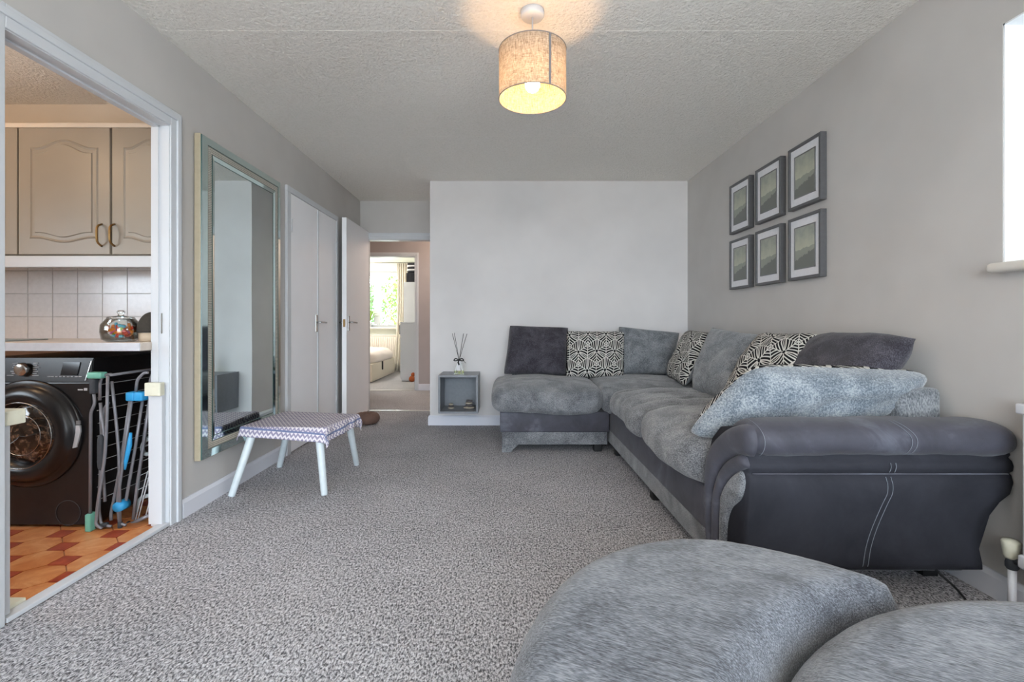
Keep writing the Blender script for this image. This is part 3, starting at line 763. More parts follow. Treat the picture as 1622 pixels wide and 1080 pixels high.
bm = bmesh.new(); tube(bm, [Q(250, 985, kc), Q(280, 962, kc)], .013, 10); obj('foot', bm, 'rubber', t, True)
for a, b_ in (((388, 655), (312, 955)), ((394, 690), (328, 948)), ((396, 840), (375, 925))):
    bm = bmesh.new(); tube(bm, [Q(*a, kc), Q(*b_, kc)], .0028, 6); obj('wire', bm, 'wirew', t, True)
for pts in ([(375, 465), (345, 490), (335, 530), (350, 562), (385, 560)], [(385, 805), (330, 820), (302, 870), (305, 905)]):
    bm = bmesh.new(); tube(bm, fillet([Q(a, b_, kc, .02) for a, b_ in pts], .02), .010, 8); obj('hook', bm, 'paleplas', t, True)
# safety gate fittings
t = thing('safety_gate_frame', 'white safety gate frame with cream brackets fixed in the kitchen doorway', 'safety gate', (-1.70, 1.95, 0))
obj('post', box(XK + .003, -1.676, 2.308, 2.332, .02, .70, .002), 'white', t)
obj('post', box(XK + .003, -1.676, 1.572, 1.602, .02, .70, .002), 'white', t)
obj('floor_rail', box(-1.70, -1.655, 1.572, 2.332, .0025, .020, .003), 'white', t)
obj('bracket', box(XK + .0, -1.668, 2.285, 2.318, .648, .712, .004), 'cream', t, label='cream plastic bracket')
obj('bracket', box(XK + .0, -1.668, 1.580, 1.648, .655, .705, .004), 'cream', t, label='cream plastic bracket')
obj('bracket', box(XK - .02, -1.700, 1.604, 1.68, .006, .03, .004), 'cream', t, label='cream plastic floor bracket')
obj('latch', box(-1.699, -1.692, 2.333, 2.336, .95, 1.05), 'chrome', bpy.data.objects['door_frame_1'])
# sweet jar and dark dome
c = (-1.942, 2.39, .908)
t = thing('sweet_jar', 'round clear glass jar of colourful wrapped sweets on the kitchen worktop', 'jar', c)
bm = bmesh.new(); lathe(bm, [(.055, 0.0005), (.078, .012), (.084, .05), (.082, .085), (.062, .112), (.058, .116), (.055, .112), (.076, .085), (.079, .05), (.072, .014), (.0001, .006)], c, 40); obj('jar_body', bm, 'glass', t, True)
bm = bmesh.new(); lathe(bm, [(.060, .117), (.055, .124), (.014, .130), (.012, .138), (.018, .148), (.012, .157), (0.0001, .158)], c, 32); obj('lid', bm, 'glass', t, True)
random.seed(8)
for i in range(46):
    a = random.uniform(0, 2 * PI); r_ = .055 * math.sqrt(random.random()); z = .022 + random.random() * .062
    bm = bmesh.new(); bx(bm, -.017, .017, -.006, .006, -.007, .007, .003, 1)
    bmesh.ops.rotate(bm, cent=(0, 0, 0), matrix=Matrix.Rotation(random.uniform(0, 3), 3, 'Z') @ Matrix.Rotation(random.uniform(-1.2, 1.2), 3, 'Y'), verts=bm.verts)
    q = Vector(c) + Vector((r_ * math.cos(a), r_ * math.sin(a), z))
    bmesh.ops.translate(bm, verts=bm.verts, vec=q)
    k_ = random.choice('aabccde'); o = obj('wrapped_sweet', bm, 'sweet_' + k_, None, origin=q)
    cn = dict(a='red', b='lime green', c='orange', d='pink', e='blue')[k_]
    tag(o, 'small %s wrapped sweet inside the round glass jar' % cn, 'sweet', '%s sweets in the glass jar' % cn)
c = (-1.808, 2.42, .908)
t = thing('covered_dish', 'dark speckled dome over a sand coloured dish, right of the sweet jar', 'dish', c)
bm = bmesh.new(); lathe(bm, [(.050, .0005), (.055, .004), (.056, .044), (.001, .045)], c, 32); obj('dish', bm, 'dome_b', t, True)
bm = bmesh.new(); lathe(bm, [(.060, .046)] + [(.063 * math.cos(a), .052 + .098 * math.sin(a)) for a in [R(x) for x in range(0, 90, 9)]] + [(.0001, .150)], c, 36); obj('dome', bm, 'dome', t, True)

# ------------------------------------------------------------------ wall mirror
t = thing('wall_mirror', 'tall wall mirror with a beaded champagne border hanging above the low bench', 'mirror', (XL, 2.95, .265))
my0, my1, mz0, mz1 = 2.52, 3.41, .265, 2.015
def mframe(bm, i0, i1, x0, x1):
    """mitred rectangular ring from inset i0 to inset i1, heights x0 and x1 above the wall"""
    a = [bm.verts.new((XL + x0, y, z)) for y, z in ((my0 + i0, mz0 + i0), (my1 - i0, mz0 + i0), (my1 - i0, mz1 - i0), (my0 + i0, mz1 - i0))]
    c_ = [bm.verts.new((XL + x1, y, z)) for y, z in ((my0 + i1, mz0 + i1), (my1 - i1, mz0 + i1), (my1 - i1, mz1 - i1), (my0 + i1, mz1 - i1))]
    for i in range(4): bm.faces.new((a[i], a[(i + 1) % 4], c_[(i + 1) % 4], c_[i]))
obj('backing', box(XL + .006, XL + .040, my0, my1, mz0, mz1, .003), 'gold', t, label='champagne gold side edge')
for i0, i1, x0, x1, mt_, nm in ((0.003, .006, .040, .046, 'greenedge', 'glass_edge'), (.006, .047, .046, .050, 'bevel', 'bevelled_strip'), (.047, .050, .050, .047, 'greenedge', 'glass_edge'), (.050, .055, .047, .047, 'beadbed', 'bead_bed'),
                                (.085, .090, .047, .050, 'greenedge', 'glass_edge'), (.090, .112, .050, .046, 'bevel', 'bevelled_strip'), (.112, .116, .046, .044, 'greenedge', 'glass_edge')):
    bm = bmesh.new(); mframe(bm, i0, i1, x0, x1); obj(nm, bm, mt_, t, recalc=True)
bm = bmesh.new(); mframe(bm, .055, .085, .047, .047); obj('bead_bed', bm, 'beadbed', t)
bm = bmesh.new()
def bead(y, z):
    r_ = .0042; c_ = Vector((XL + .048, y, z)); q = [bm.verts.new(c_ + Vector(d_) * r_) for d_ in ((1, 0, 0), (0, 1, 0), (0, 0, 1), (0, -1, 0), (0, 0, -1))]
    for i in range(4): bm.faces.new((q[0], q[1 + i], q[1 + (i + 1) % 4]))
for k in range(3):
    ins = .060 + k * .010
    y = my0 + ins
    while y < my1 - ins: bead(y, mz0 + ins); bead(y, mz1 - ins); y += .0095
    z = mz0 + ins
    while z < mz1 - ins: bead(my0 + ins, z); bead(my1 - ins, z); z += .0095
o = obj('beading', bm, 'bead', t); o['kind'] = 'stuff'
obj('mirror_glass', box(XL + .036, XL + .044, my0 + .116, my1 - .116, mz0 + .116, mz1 - .116), 'mirror', t)

# ------------------------------------------------------------------ bench with chevron cloth
t = thing('bench', 'low four legged pale bench under the wall mirror, draped with a chevron cloth', 'bench', (-1.3, 3.0, 0))
zt = .385
seatp = [(-1.56, 2.80), (-1.06, 2.77), (-.99, 3.17), (-1.52, 3.27)]
bm = bmesh.new(); prism(bm, seatp, lambda x, y: Vector((x, y, zt - .02)), lambda x, y: Vector((x, y, zt))); obj('seat_board', bm, 'pine', t)
for top, foot in (((-1.505, 2.83, zt - .02), (-1.585, 2.735, 0)), ((-1.105, 2.80, zt - .02), (-1.055, 2.757, 0)), ((-1.03, 3.10, zt - .02), (-1.052, 3.345, 0)), ((-1.43, 3.14, zt - .02), (-1.577, 3.30, 0))):
    a, b_ = Vector(top), Vector(foot); bm = bmesh.new(); tube(bm, [b_, b_.lerp(a, .02), b_.lerp(a, .98), a], [.017, .019, .024, .024], 16); obj('leg', bm, 'legblue', t, True)
# cloth: a rotated rectangle laid over the board
cc = Vector((-1.272, 3.005)); ang = R(-7); hw, hd = .335, .305
NX, NY = 60, 54
def board_d(p):                                        # signed distance outside the board (approx. convex)
    best = None; mn = 1e9
    inside_ = True; n = 4
    for i in range(n):
        a = Vector(seatp[i]); b2 = Vector(seatp[(i + 1) % n]); e = b2 - a; nn = Vector((e.y, -e.x)).normalized()
        if (p - a).dot(nn) > 0: inside_ = False
        tt = max(0, min(1, (p - a).dot(e) / e.length_squared)); q = a + e * tt; d_ = (p - q).length
        if d_ < mn: mn = d_; best = q
    return (0, p) if inside_ else (mn, best)
bm = bmesh.new(); uvl = bm.loops.layers.uv.new('UVMap'); grid = []; uvs = {}
for j in range(NY + 1):
    row = []
    for i in range(NX + 1):
        u = (i / NX * 2 - 1) * hw; v_ = (j / NY * 2 - 1) * hd
        p = cc + Vector((u * math.cos(ang) - v_ * math.sin(ang), u * math.sin(ang) + v_ * math.cos(ang)))
        d_, q = board_d(p)
        if d_ > 0:
            dr_ = (p - q).normalized(); out_ = .010 * (1 - math.exp(-d_ / .01)) + .16 * max(0, d_ - .012)
            s_ = q + dr_ * out_; z = zt + .004 - max(0, d_ - .010) * .93
            s_ += Vector((noise.noise(Vector((p.x * 14, p.y * 14, 0))), noise.noise(Vector((p.x * 14, p.y * 14, 5))))) * .012 * min(1, d_ / .03)
        else: s_ = p; z = zt + .004 + .0015 * noise.noise(Vector((p.x * 12, p.y * 12, 2)))
        vt = bm.verts.new((s_.x, s_.y, z)); uvs[vt] = (i / NX, j / NY); row.append(vt)
    grid.append(row)
for j in range(NY):
    for i in range(NX):
        f = bm.faces.new((grid[j][i], grid[j][i + 1], grid[j + 1][i + 1], grid[j + 1][i]))
        f.material_index = 1 if (j == 4 or i == NX - 4) else 0
        for l in f.loops: l[uvl].uv = uvs[l.vert]
o = obj('chevron_cloth', bm, ['chev', 'bluehem'], None, True, origin=(cc.x, cc.y, zt)); tag(o, 'mauve and white chevron cloth draped over the low bench', 'cloth')
sm = o.modifiers.new('s', 'SOLIDIFY'); sm.thickness = .003; sm.offset = 1
# brown round floor cushion behind bench
bm = bmesh.new(); cb_ = Vector((-1.385, 4.72, .055)); n = 60; k = 18
rings = []
for i in range(n):
    a = 2 * PI * i / n; pin = 1 - .13 * max(0, math.cos(a * 8)) ** 8
    rings.append([bm.verts.new(cb_ + Vector(((.075 + .052 * pin * math.cos(b2)) * math.cos(a), (.075 + .052 * pin * math.cos(b2)) * math.sin(a), .053 * pin * math.sin(b2)))) for b2 in [2 * PI * q / k for q in range(k)]])
for i in range(n):
    for q in range(k): bm.faces.new((rings[i][q], rings[(i + 1) % n][q], rings[(i + 1) % n][(q + 1) % k], rings[i][(q + 1) % k]))
tag(obj('floor_cushion', bm, 'brown', None, True, origin=(cb_.x, cb_.y, 0)), 'small brown padded ring cushion on the carpet behind the bench', 'cushion')

# ------------------------------------------------------------------ cube shelf, diffuser, pebbles
cx0, cx1, cz0, cz1, cy0 = -.615, -.252, .178, .527, 4.315
t = thing('wall_cube', 'grey open cube shelf mounted low on the back wall', 'shelf', ((cx0 + cx1) / 2, YB, cz0))
w = .018
obj('side_panel', box(cx0, cx0 + w, cy0, YB, cz0, cz1, .001), 'cube', t); obj('side_panel', box(cx1 - w, cx1, cy0, YB, cz0, cz1, .001), 'cube', t)
obj('top_panel', box(cx0 + w, cx1 - w, cy0, YB, cz1 - w, cz1, .001), 'cube', t); obj('bottom_panel', box(cx0 + w, cx1 - w, cy0, YB, cz0, cz0 + w, .001), 'cube', t)
obj('back_panel', box(cx0 + w, cx1 - w, YB - .02, YB - .012, cz0 + w, cz1 - w), 'cubein', t)
c = Vector((-.433, 4.40, cz1))
t = thing('reed_diffuser', 'glass reed diffuser with black bow and dark reeds on the grey cube shelf', 'diffuser', c)
bm = bmesh.new()
prism(bm, [(-.050, .0), (.050, 0), (.046, .03), (.02, .105), (.014, .118), (.014, .145), (-.014, .145), (-.014, .118), (-.02, .105), (-.046, .03)], lambda x, z: c + Vector((x, -.022, z + .0005)), lambda x, z: c + Vector((x, .022, z + .0005)))
bmesh.ops.bevel(bm, geom=bm.edges[:], offset=.002, segments=2, affect='EDGES'); obj('bottle', bm, 'glass', t)
obj('oil', box(c.x - .042, c.x + .042, c.y - .017, c.y + .017, c.z + .006, c.z + .034, .003), 'oil', t)
bm = bmesh.new(); bx(bm, c.x - .018, c.x + .016, c.y - .026, c.y - .0235, c.z + .035, c.z + .125); obj('paper_label', bm, 'mat', t)
bm = bmesh.new()
for s_ in (-1, 1):
    tube(bm, fillet([c + Vector((0, -.026, .135)), c + Vector((s_ * .030, -.03, .152)), c + Vector((s_ * .048, -.03, .130)), c + Vector((s_ * .028, -.03, .126)), c + Vector((0, -.026, .135))], .012), .0055, 6)
tube(bm, [c + Vector((.0, -.028, .135)), c + Vector((-.006, -.03, .11)), c + Vector((.004, -.03, .088))], [.006, .009, .007], 6)
tube(bm, [c + Vector((.03, -.03, .13)), c + Vector((.05, -.03, .122)), c + Vector((.066, -.03, .105))], .0022, 6)
obj('bow', bm, 'blackm', t, True)
for dx, dy_, h in ((-.064, .01, .378), (-.042, -.02, .384), (.040, .015, .378), (.074, -.01, .376)):
    bm = bmesh.new(); tube(bm, [c + Vector((-dx * .35, -dy_ * .3, .012)), c + Vector((0, 0, .13)), c + Vector((dx, dy_, h))], .0024, 6); obj('reed', bm, 'blackm', t, True)
def pebbles(cx, cy_, spec_, lab, grp):
    z = cz0 + w
    for i, (r1, r2, h, mt_, wd, dx) in enumerate(spec_):
        bm = bmesh.new(); bmesh.ops.create_uvsphere(bm, u_segments=24, v_segments=14, radius=1)
        for v in bm.verts: v.co = Vector((v.co.x * r1, v.co.y * r2, v.co.z * h / 2)) + nv(v.co, 1.5, .003)
        bmesh.ops.translate(bm, verts=bm.verts, vec=(cx + dx, cy_, z + h / 2))
        tag(obj('pebble', bm, mt_, None, True, origin=(cx + dx, cy_, z)), wd + ' ' + lab, 'pebble', grp); z += h * .95
pebbles(-.515, 4.46, [(.032, .026, .018, 'stoneA', 'flat cream pebble, bottom', 0), (.029, .024, .017, 'stoneB', 'flat grey pebble, middle', .002), (.024, .02, .017, 'stoneA', 'small cream pebble, top', 0)], 'of the small pile in the cube shelf', 'small pebble pile')
pebbles(-.345, 4.46, [(.056, .04, .022, 'stoneA', 'wide pale pebble, bottom', 0), (.040, .03, .022, 'stoneB', 'dark pebble, second from bottom', .004), (.036, .028, .022, 'stoneA', 'cream pebble, third from bottom', -.002), (.034, .026, .022, 'stoneB', 'dark pebble, top', .003)], 'of the large pile in the cube shelf', 'large pebble pile')

# ------------------------------------------------------------------ framed pictures
def picture(y0, y1, z0, z1, lab):
    x = XR - .001; X1 = x - .036
    t = thing('picture_frame', lab, 'picture', (XR, (y0 + y1) / 2, z0), 'six framed landscape prints')
    fw = .017; bm = bmesh.new()
    for (a, b_, c_, d_) in ((y0, y1, z0, z0 + fw), (y0, y1, z1 - fw, z1), (y0, y0 + fw, z0 + fw, z1 - fw), (y1 - fw, y1, z0 + fw, z1 - fw)): bx(bm, X1, x, a, b_, c_, d_, .0012, 1)
    obj('frame', bm, 'frame', t)
    obj('mount', box(X1 + .010, X1 + .013, y0 + fw, y1 - fw, z0 + fw, z1 - fw), 'mat', t)
    iy, iz = .055, .062; bm = bmesh.new()
    ay0, ay1, az0, az1 = y0 + iy, y1 - iy, z0 + iz, z1 - iz; e = .006
    for (a, b_, c_, d_) in ((ay0, ay1, az0, az0 + e), (ay0, ay1, az1 - e, az1), (ay0, ay0 + e, az0, az1), (ay1 - e, ay1, az0, az1)): bx(bm, X1 + .006, X1 + .011, a, b_, c_, d_)
    obj('inner_bevel', bm, 'matline', t)
    bm = bmesh.new(); uvl = bm.loops.layers.uv.new('UVMap')
    q = [bm.verts.new((X1 + .0085, y, z)) for y, z in ((ay1, az0), (ay0, az0), (ay0, az1), (ay1, az1))]; f = bm.faces.new(q)
    for l, uv_ in zip(f.loops, ((0, 0), (1, 0), (1, 1), (0, 1))): l[uvl].uv = uv_
    obj('print', bm, 'pic', t, recalc=False)
cols = [(3.409, 3.713, 'farthest from the window'), (3.022, 3.330, 'middle column'), (2.637, 2.943, 'nearest the window')]
for y0, y1, w_ in cols:
    picture(y0, y1, 1.692, 2.070, 'dark framed misty landscape print, top row, %s' % w_)
    picture(y0, y1, 1.262, 1.640, 'dark framed misty landscape print, bottom row, %s' % w_)

# ------------------------------------------------------------------ pendant lamp
L = (.12, 2.125)
t = thing('pendant_lamp', 'lit drum pendant lamp with woven linen shade hanging from the ceiling', 'lamp', (L[0], L[1], ZC))
bm = bmesh.new(); lathe(bm, [(.052, ZC - .0005), (.052, ZC - .022), (.048, ZC - .028), (.0001, ZC - .028)], (L[0], L[1], 0), 40); obj('ceiling_rose', bm, 'white', t, True)
bm = bmesh.new(); tube(bm, [(L[0], L[1], ZC - .026), (L[0], L[1], 2.20)], .003); obj('flex', bm, 'white', t, True)
bm = bmesh.new(); lathe(bm, [(.15, 2.222), (.15, 2.006)], (L[0], L[1], 0), 96, cap=False); sh = obj('shade', bm, 'shade', t, True)
for z in (2.222, 2.006):
    bm = bmesh.new(); tube(bm, [(L[0] + .150 * math.cos(a), L[1] + .150 * math.sin(a), z) for a in [2 * PI * i / 96 for i in range(97)]], .0022, 6, False); obj('rim', bm, 'matline', sh, True)
a = R(-64); bm = bmesh.new(); bx(bm, -.005, .005, -.001, .001, 2.008, 2.220)
bmesh.ops.rotate(bm, cent=(0, 0, 0), matrix=Matrix.Rotation(a + PI / 2, 3, 'Z'), verts=bm.verts); bmesh.ops.translate(bm, verts=bm.verts, vec=(L[0] + .1515 * math.cos(a), L[1] + .1515 * math.sin(a), 0))
obj('seam', bm, 'matline', sh, label='grey vertical seam tape')
bm = bmesh.new()
for i in range(3):
    a = 2 * PI * i / 3 + .4; tube(bm, [(L[0] + .02 * math.cos(a), L[1] + .02 * math.sin(a), 2.17), (L[0] + .149 * math.cos(a), L[1] + .149 * math.sin(a), 2.22)], .0018, 6)
lathe(bm, [(.02, 2.165), (.02, 2.21), (.012, 2.215)], (L[0], L[1], 0), 20); lathe(bm, [(.018, 2.11), (.018, 2.168)], (L[0], L[1], 0), 20)
obj('lamp_holder', bm, 'white', t, True)
bm = bmesh.new(); lathe(bm, [(.0001, 2.036)] + [(.033 * math.sin(q), 2.069 - .033 * math.cos(q)) for q in [R(v) for v in range(15, 150, 15)]] + [(.015, 2.112)], (L[0], L[1], 0), 32); obj('bulb', bm, 'bulb', t, True)

# ------------------------------------------------------------------ corner sofa
SF = thing('corner_sofa', 'large grey corner sofa with charcoal leather arm and chenille seats', 'sofa', (.9, 3.6, 0))
def wrinkle(amp=.006, s=5):
    def f(q, w_):
        a = noise.noise(Vector((w_.x * s, w_.y * s, w_.z * s + amp * 100)))
        return Vector((0, 0, amp * 1.4 * a if q.z > -.2 else amp * .6 * a)) + Vector((0, 0, 0))
    return f
bm = bmesh.new(); bx(bm, -.045, .805, 3.665, 4.62, .155, .315, .012, 3); obj('base', bm, 'leather', SF, True)
bm = bmesh.new(); bx(bm, -.030, .79, 3.672, 4.60, .058, .163, .006); obj('plinth', bm, 'chen', SF)
bm = bmesh.new(); bx(bm, .815, 1.75, 1.90, 4.62, .155, .33, .012, 3); obj('base', bm, 'leather', SF, True)
bm = bmesh.new(); bx(bm, .818, 1.74, 1.80, 4.60, .058, .163, .006); obj('plinth', bm, 'chen', SF)
bm = bmesh.new(); bx(bm, 1.585, 1.755, 1.90, 4.62, .30, .738, .022, 3); obj('backrest', bm, 'pgrey', SF, True)
bm = bmesh.new(); bx(bm, .06, 1.60, 4.46, 4.64, .30, .738, .022, 3); obj('backrest', bm, 'pgrey', SF, True)
bm = bmesh.new(); prism(bm, [(0, 0), (.075, 0), (.085, .02), (.115, .045), (.13, .058), (0, .058)], lambda x, z: Vector((-.030 + x, 3.672, z)), lambda x, z: Vector((-.030 + x, 3.74, z))); obj('leg', bm, 'pgrey', SF)
for (x, y) in ((.72, 3.72), (.86, 3.6), (.86, 2.7), (.88, 1.9), (1.68, 1.9), (1.68, 4.5), (0.0, 4.5)):
    bm = bmesh.new(); bx(bm, x - .03, x + .03, y - .03, y + .03, 0, .06, .004); obj('leg', bm, 'blackm', SF)
# seat cushions
def seat(x0, x1, y0, y1, z0, z1, front, mat, seed, pleats=()):
    def f(q, w_):
        d_ = Vector((0, 0, 0)); cx, cy_ = (x0 + x1) / 2, (y0 + y1) / 2
        X, Y, Z = w_.x + cx, w_.y + cy_, w_.z
        top = max(0, q.z)
        d_.z += .030 * top * (1 - q.x ** 2) * (1 - q.y ** 2)                     # crown
        d_.z += .010 * noise.noise(Vector((X * 5, Y * 5, seed))) + .005 * noise.noise(Vector((X * 13, Y * 11, seed + 3)))
        if front == 'y':                                                       # front overhang at -y
            k = max(0, -q.y) ** 3
            d_.z -= k * (.034 + .01 * q.z); d_.z += k * .016 * math.sin(X * 8 + seed); d_.y -= k * .012 * math.sin(X * 13)
        else:
            k = max(0, -q.x) ** 3
            d_.z -= k * .018 * (1 + q.z) - k * .012 * math.sin(Y * 6 + seed); d_.x -= k * .015 * math.sin(Y * 5 + seed)
        for py, dep in pleats:
            g = math.exp(-((Y - py) / .018) ** 2); d_ -= Vector((-.6 * min(0, q.x + .5), 0, .35 + .65 * q.z)) * dep * g * (1 if front == 'x' else 0)
        return d_
    return soft_box(((x0 + x1) / 2, (y0 + y1) / 2, (z0 + z1) / 2), (x1 - x0, y1 - y0, z1 - z0), 7, 3.2, 40, f)
obj('seat_cushion', seat(-.115, .77, 3.59, 4.47, .315, .515, 'y', 'chen', 1), 'chen', SF, True)
obj('seat_cushion', seat(.735, 1.66, 3.60, 4.47, .315, .515, 'y', 'chen', 5), 'chen', SF, True)
obj('seat_cushion', seat(.755, 1.63, 2.76, 3.62, .315, .512, 'x', 'chen_x', 7, ((3.45, .016), (3.2, .012), (2.98, .014))), 'chen_x', SF, True)
obj('seat_cushion', seat(.755, 1.63, 1.925, 2.80, .315, .525, 'x', 'chen_x', 9, ((2.34, .022), (2.12, .010))), 'chen_x', SF, True)
# arm
def xend(z):
    T = [(.0, 1.70), (.12, 1.695), (.20, 1.680), (.28, 1.683), (.34, 1.703), (.37, 1.74), (.40, 1.772), (.44, 1.782), (.7, 1.783)]
    for (a, p), (b_, q) in zip(T, T[1:]):
        if a <= z <= b_: return p + (q - p) * (z - a) / (b_ - a)
    return 1.783
prof = [(1.925, .12), (1.928, .30), (1.925, .46), (1.895, .545), (1.84, .60), (1.76, .62), (1.69, .58), (1.672, .535), (1.680, .524), (1.667, .515), (1.661, .498), (1.664, .480), (1.676, .470), (1.668, .463), (1.663, .44), (1.664, .40), (1.668, .37), (1.671, .34), (1.674, .31), (1.677, .28), (1.679, .25), (1.680, .20), (1.678, .15), (1.682, .125), (1.70, .118)]
def fpl(Y): t_ = (1.93 - Y) / .255; return .82 + .033 * t_
bm = bmesh.new(); rings = []
NS = 24; cyc = Vector((1.78, .35))
for s_ in [-.5, 0] + [i / NS for i in range(1, NS + 1)]:
    ring = []
    for Y, z in prof:
        if s_ < 0: Y2, z2 = Y + (cyc.x - Y) * .04, z + (cyc.y - z) * .02; X = fpl(Y)
        else:
            Y2, z2 = Y, z; X0 = fpl(Y) + .008; X = X0 + (xend(z) - X0) * s_
            if .14 < z < .46 and Y < 1.70: Y2 += .006 * math.sin(PI * s_) * -1 + .003 * noise.noise(Vector((X * 4, z * 6, 1)))
        ring.append(bm.verts.new((X, Y2, z2)))
    rings.append(ring)
n = len(prof)
for a, b_ in zip(rings, rings[1:]):
    for i in range(n): bm.faces.new((a[i], a[(i + 1) % n], b_[(i + 1) % n], b_[i]))
bm.faces.new(rings[0]); bm.faces.new(rings[-1])
AR = obj('arm', bm, 'suede', SF, True)
AR['label'] = 'charcoal leather scroll arm'
# roll on top
bm = bmesh.new(); rings = []; st = [(0, .01), (.004, .45), (.012, .72), (.03, .90), (.06, .985), (.10, 1)] + [(.1 + .76 * i / 24, 1 + .02 * math.sin(i * .6) + .015 * math.sin(i * 1.7)) for i in range(1, 25)] + [(.895, .96), (.915, .84), (.921, .5), (.922, .01)]
def rollc(X): return 1.742, .583 + .006 * math.sin((X - .86) * 3.2)
for sx, sc_ in st:
    X = .862 + sx; ring = []; yc, zc = rollc(X)
    for k in range(40):
        a = 2 * PI * k / 40; ca, sa = math.cos(a), math.sin(a)
        yy = (abs(ca) ** .85) * (1 if ca > 0 else -1) * .108; zz_ = (abs(sa) ** .85) * (1 if sa > 0 else -1) * .064
        ring.append(bm.verts.new((X, yc + yy * (.35 + .65 * sc_ if sc_ < .9 else sc_), zc + zz_ * sc_)))
    rings.append(ring)
for a, b_ in zip(rings, rings[1:]):
    for i in range(40): bm.faces.new((a[i], a[(i + 1) % 40], b_[(i + 1) % 40], b_[i]))
bm.faces.new(rings[0]); bm.faces.new(rings[-1])
obj('arm_roll', bm, 'leather', AR, True)
def FP(x, y, h=0):                                     # picture point -> point on the arm's slanted front, raised by h
    t_ = ((x - 801) * 1.93 - 615) / (24.75 + .255 * (x - 801)); X = .82 + .033 * t_; Y = 1.93 - .255 * t_; k = 750 / Y
    return Vector((X - .99 * h, Y - .128 * h, 1 - (y - 512) / k))
def FU(x, y):                                           # metric coordinates on that front: along it and up
    p = FP(x, y); return ((1.93 - p.y) / .255, p.z)
def UF(u, v_, h): X = .82 + .033 * u / .257; Y = 1.93 - .255 * u / .257; return Vector((X - .99 * h, Y - .128 * h, v_))
def fpoly(px): return [((FU(*p)[0]) * .257, FU(*p)[1]) for p in px]
pad = fpoly([(1123, 905), (1119.5, 762), (1121, 730), (1128, 706), (1140, 691), (1157, 677), (1179, 671), (1192, 674), (1199, 693), (1197, 724), (1181, 722), (1171, 719), (1155, 728), (1141, 746), (1133, 775), (1130, 800), (1131, 905)])
bm = bmesh.new(); domed(bm, smooth_poly(pad, 1), lambda u, v_, h: UF(u, v_, h - .004), .011, .034, .030); obj('front_pad', bm, 'leather', AR, True)
band = fpoly([(1131, 905), (1130, 800), (1133, 775), (1141, 746), (1155, 728), (1171, 719), (1182, 720), (1189, 741), (1180, 743.5), (1166, 750), (1153, 762), (1145, 778), (1141, 795), (1140.5, 905)])
bm = bmesh.new(); domed(bm, smooth_poly(band, 1), lambda u, v_, h: UF(u, v_, h - .002), .009, .022, .022); obj('front_band', bm, 'leather', AR, True)
ins = fpoly([(1140.5, 905), (1141.6, 791), (1147, 773), (1157, 758), (1168, 748), (1176, 744.5), (1180, 752), (1181.5, 768), (1176, 790), (1168, 797), (1160, 804), (1154, 823), (1152, 846), (1151, 905)])
bm = bmesh.new(); domed(bm, smooth_poly(ins, 1), lambda u, v_, h: UF(u, v_, h - .001), .008, .018, .014); obj('insert', bm, 'chen', AR, True, label='pale chenille teardrop insert')
def outY(z):
    best = 9
    for (a, p), (b_, q) in zip(prof, prof[1:]):
        if a < 1.72 and b_ < 1.72 and min(p, q) <= z <= max(p, q): best = min(best, a + (b_ - a) * ((z - p) / (q - p) if q != p else 0))
    return best - .006
def stitch(pts, off=0):
    bm = bmesh.new(); q = fillet([P(x + off, y, 448) for x, y in pts], .05, 6); o_ = []
    for a, b_ in zip(q, q[1:]):
        for i in range(6): o_.append(a.lerp(b_, i / 6))
    for p in o_:
        if p.z > .53:
            yc, zc = rollc(p.x); s_ = max(-1, min(1, (p.z - zc) / .066)); s_ = (abs(s_) ** (1 / .85)) * (1 if s_ > 0 else -1); p.y = yc - .112 * (math.sqrt(max(0, 1 - s_ * s_)) ** .85) - .0005
        else: p.y = outY(p.z) - .0015
    tube(bm, o_, .0009, 5); obj('stitching', bm, 'stitch', AR, True)
stitch([(1198, 668), (1202, 695), (1198, 722)])
for off in (0, 8):
    stitch([(1416, 668), (1430, 690), (1424, 722)], off); stitch([(1405, 731), (1403, 749)], off)
    stitch([(1398, 753), (1401, 775), (1385, 818), (1371, 865), (1365, 900)], off)
bm = bmesh.new(); tube(bm, [(.87 + i * .045, 1.672 - .004, .4695) for i in range(21)], .0032, 6); obj('piping', bm, 'leather', AR, True)
bm = bmesh.new(); tube(bm, fillet([(1.585, 1.80, .12), (1.60, 1.74, .075), (1.63, 1.72, .045), (1.66, 1.71, .004)], .03), .004); tag(obj('strap', bm, 'blackm', None, True, origin=(1.6, 1.74, 0)), 'short black strap hanging below the sofa arm to the carpet', 'strap')

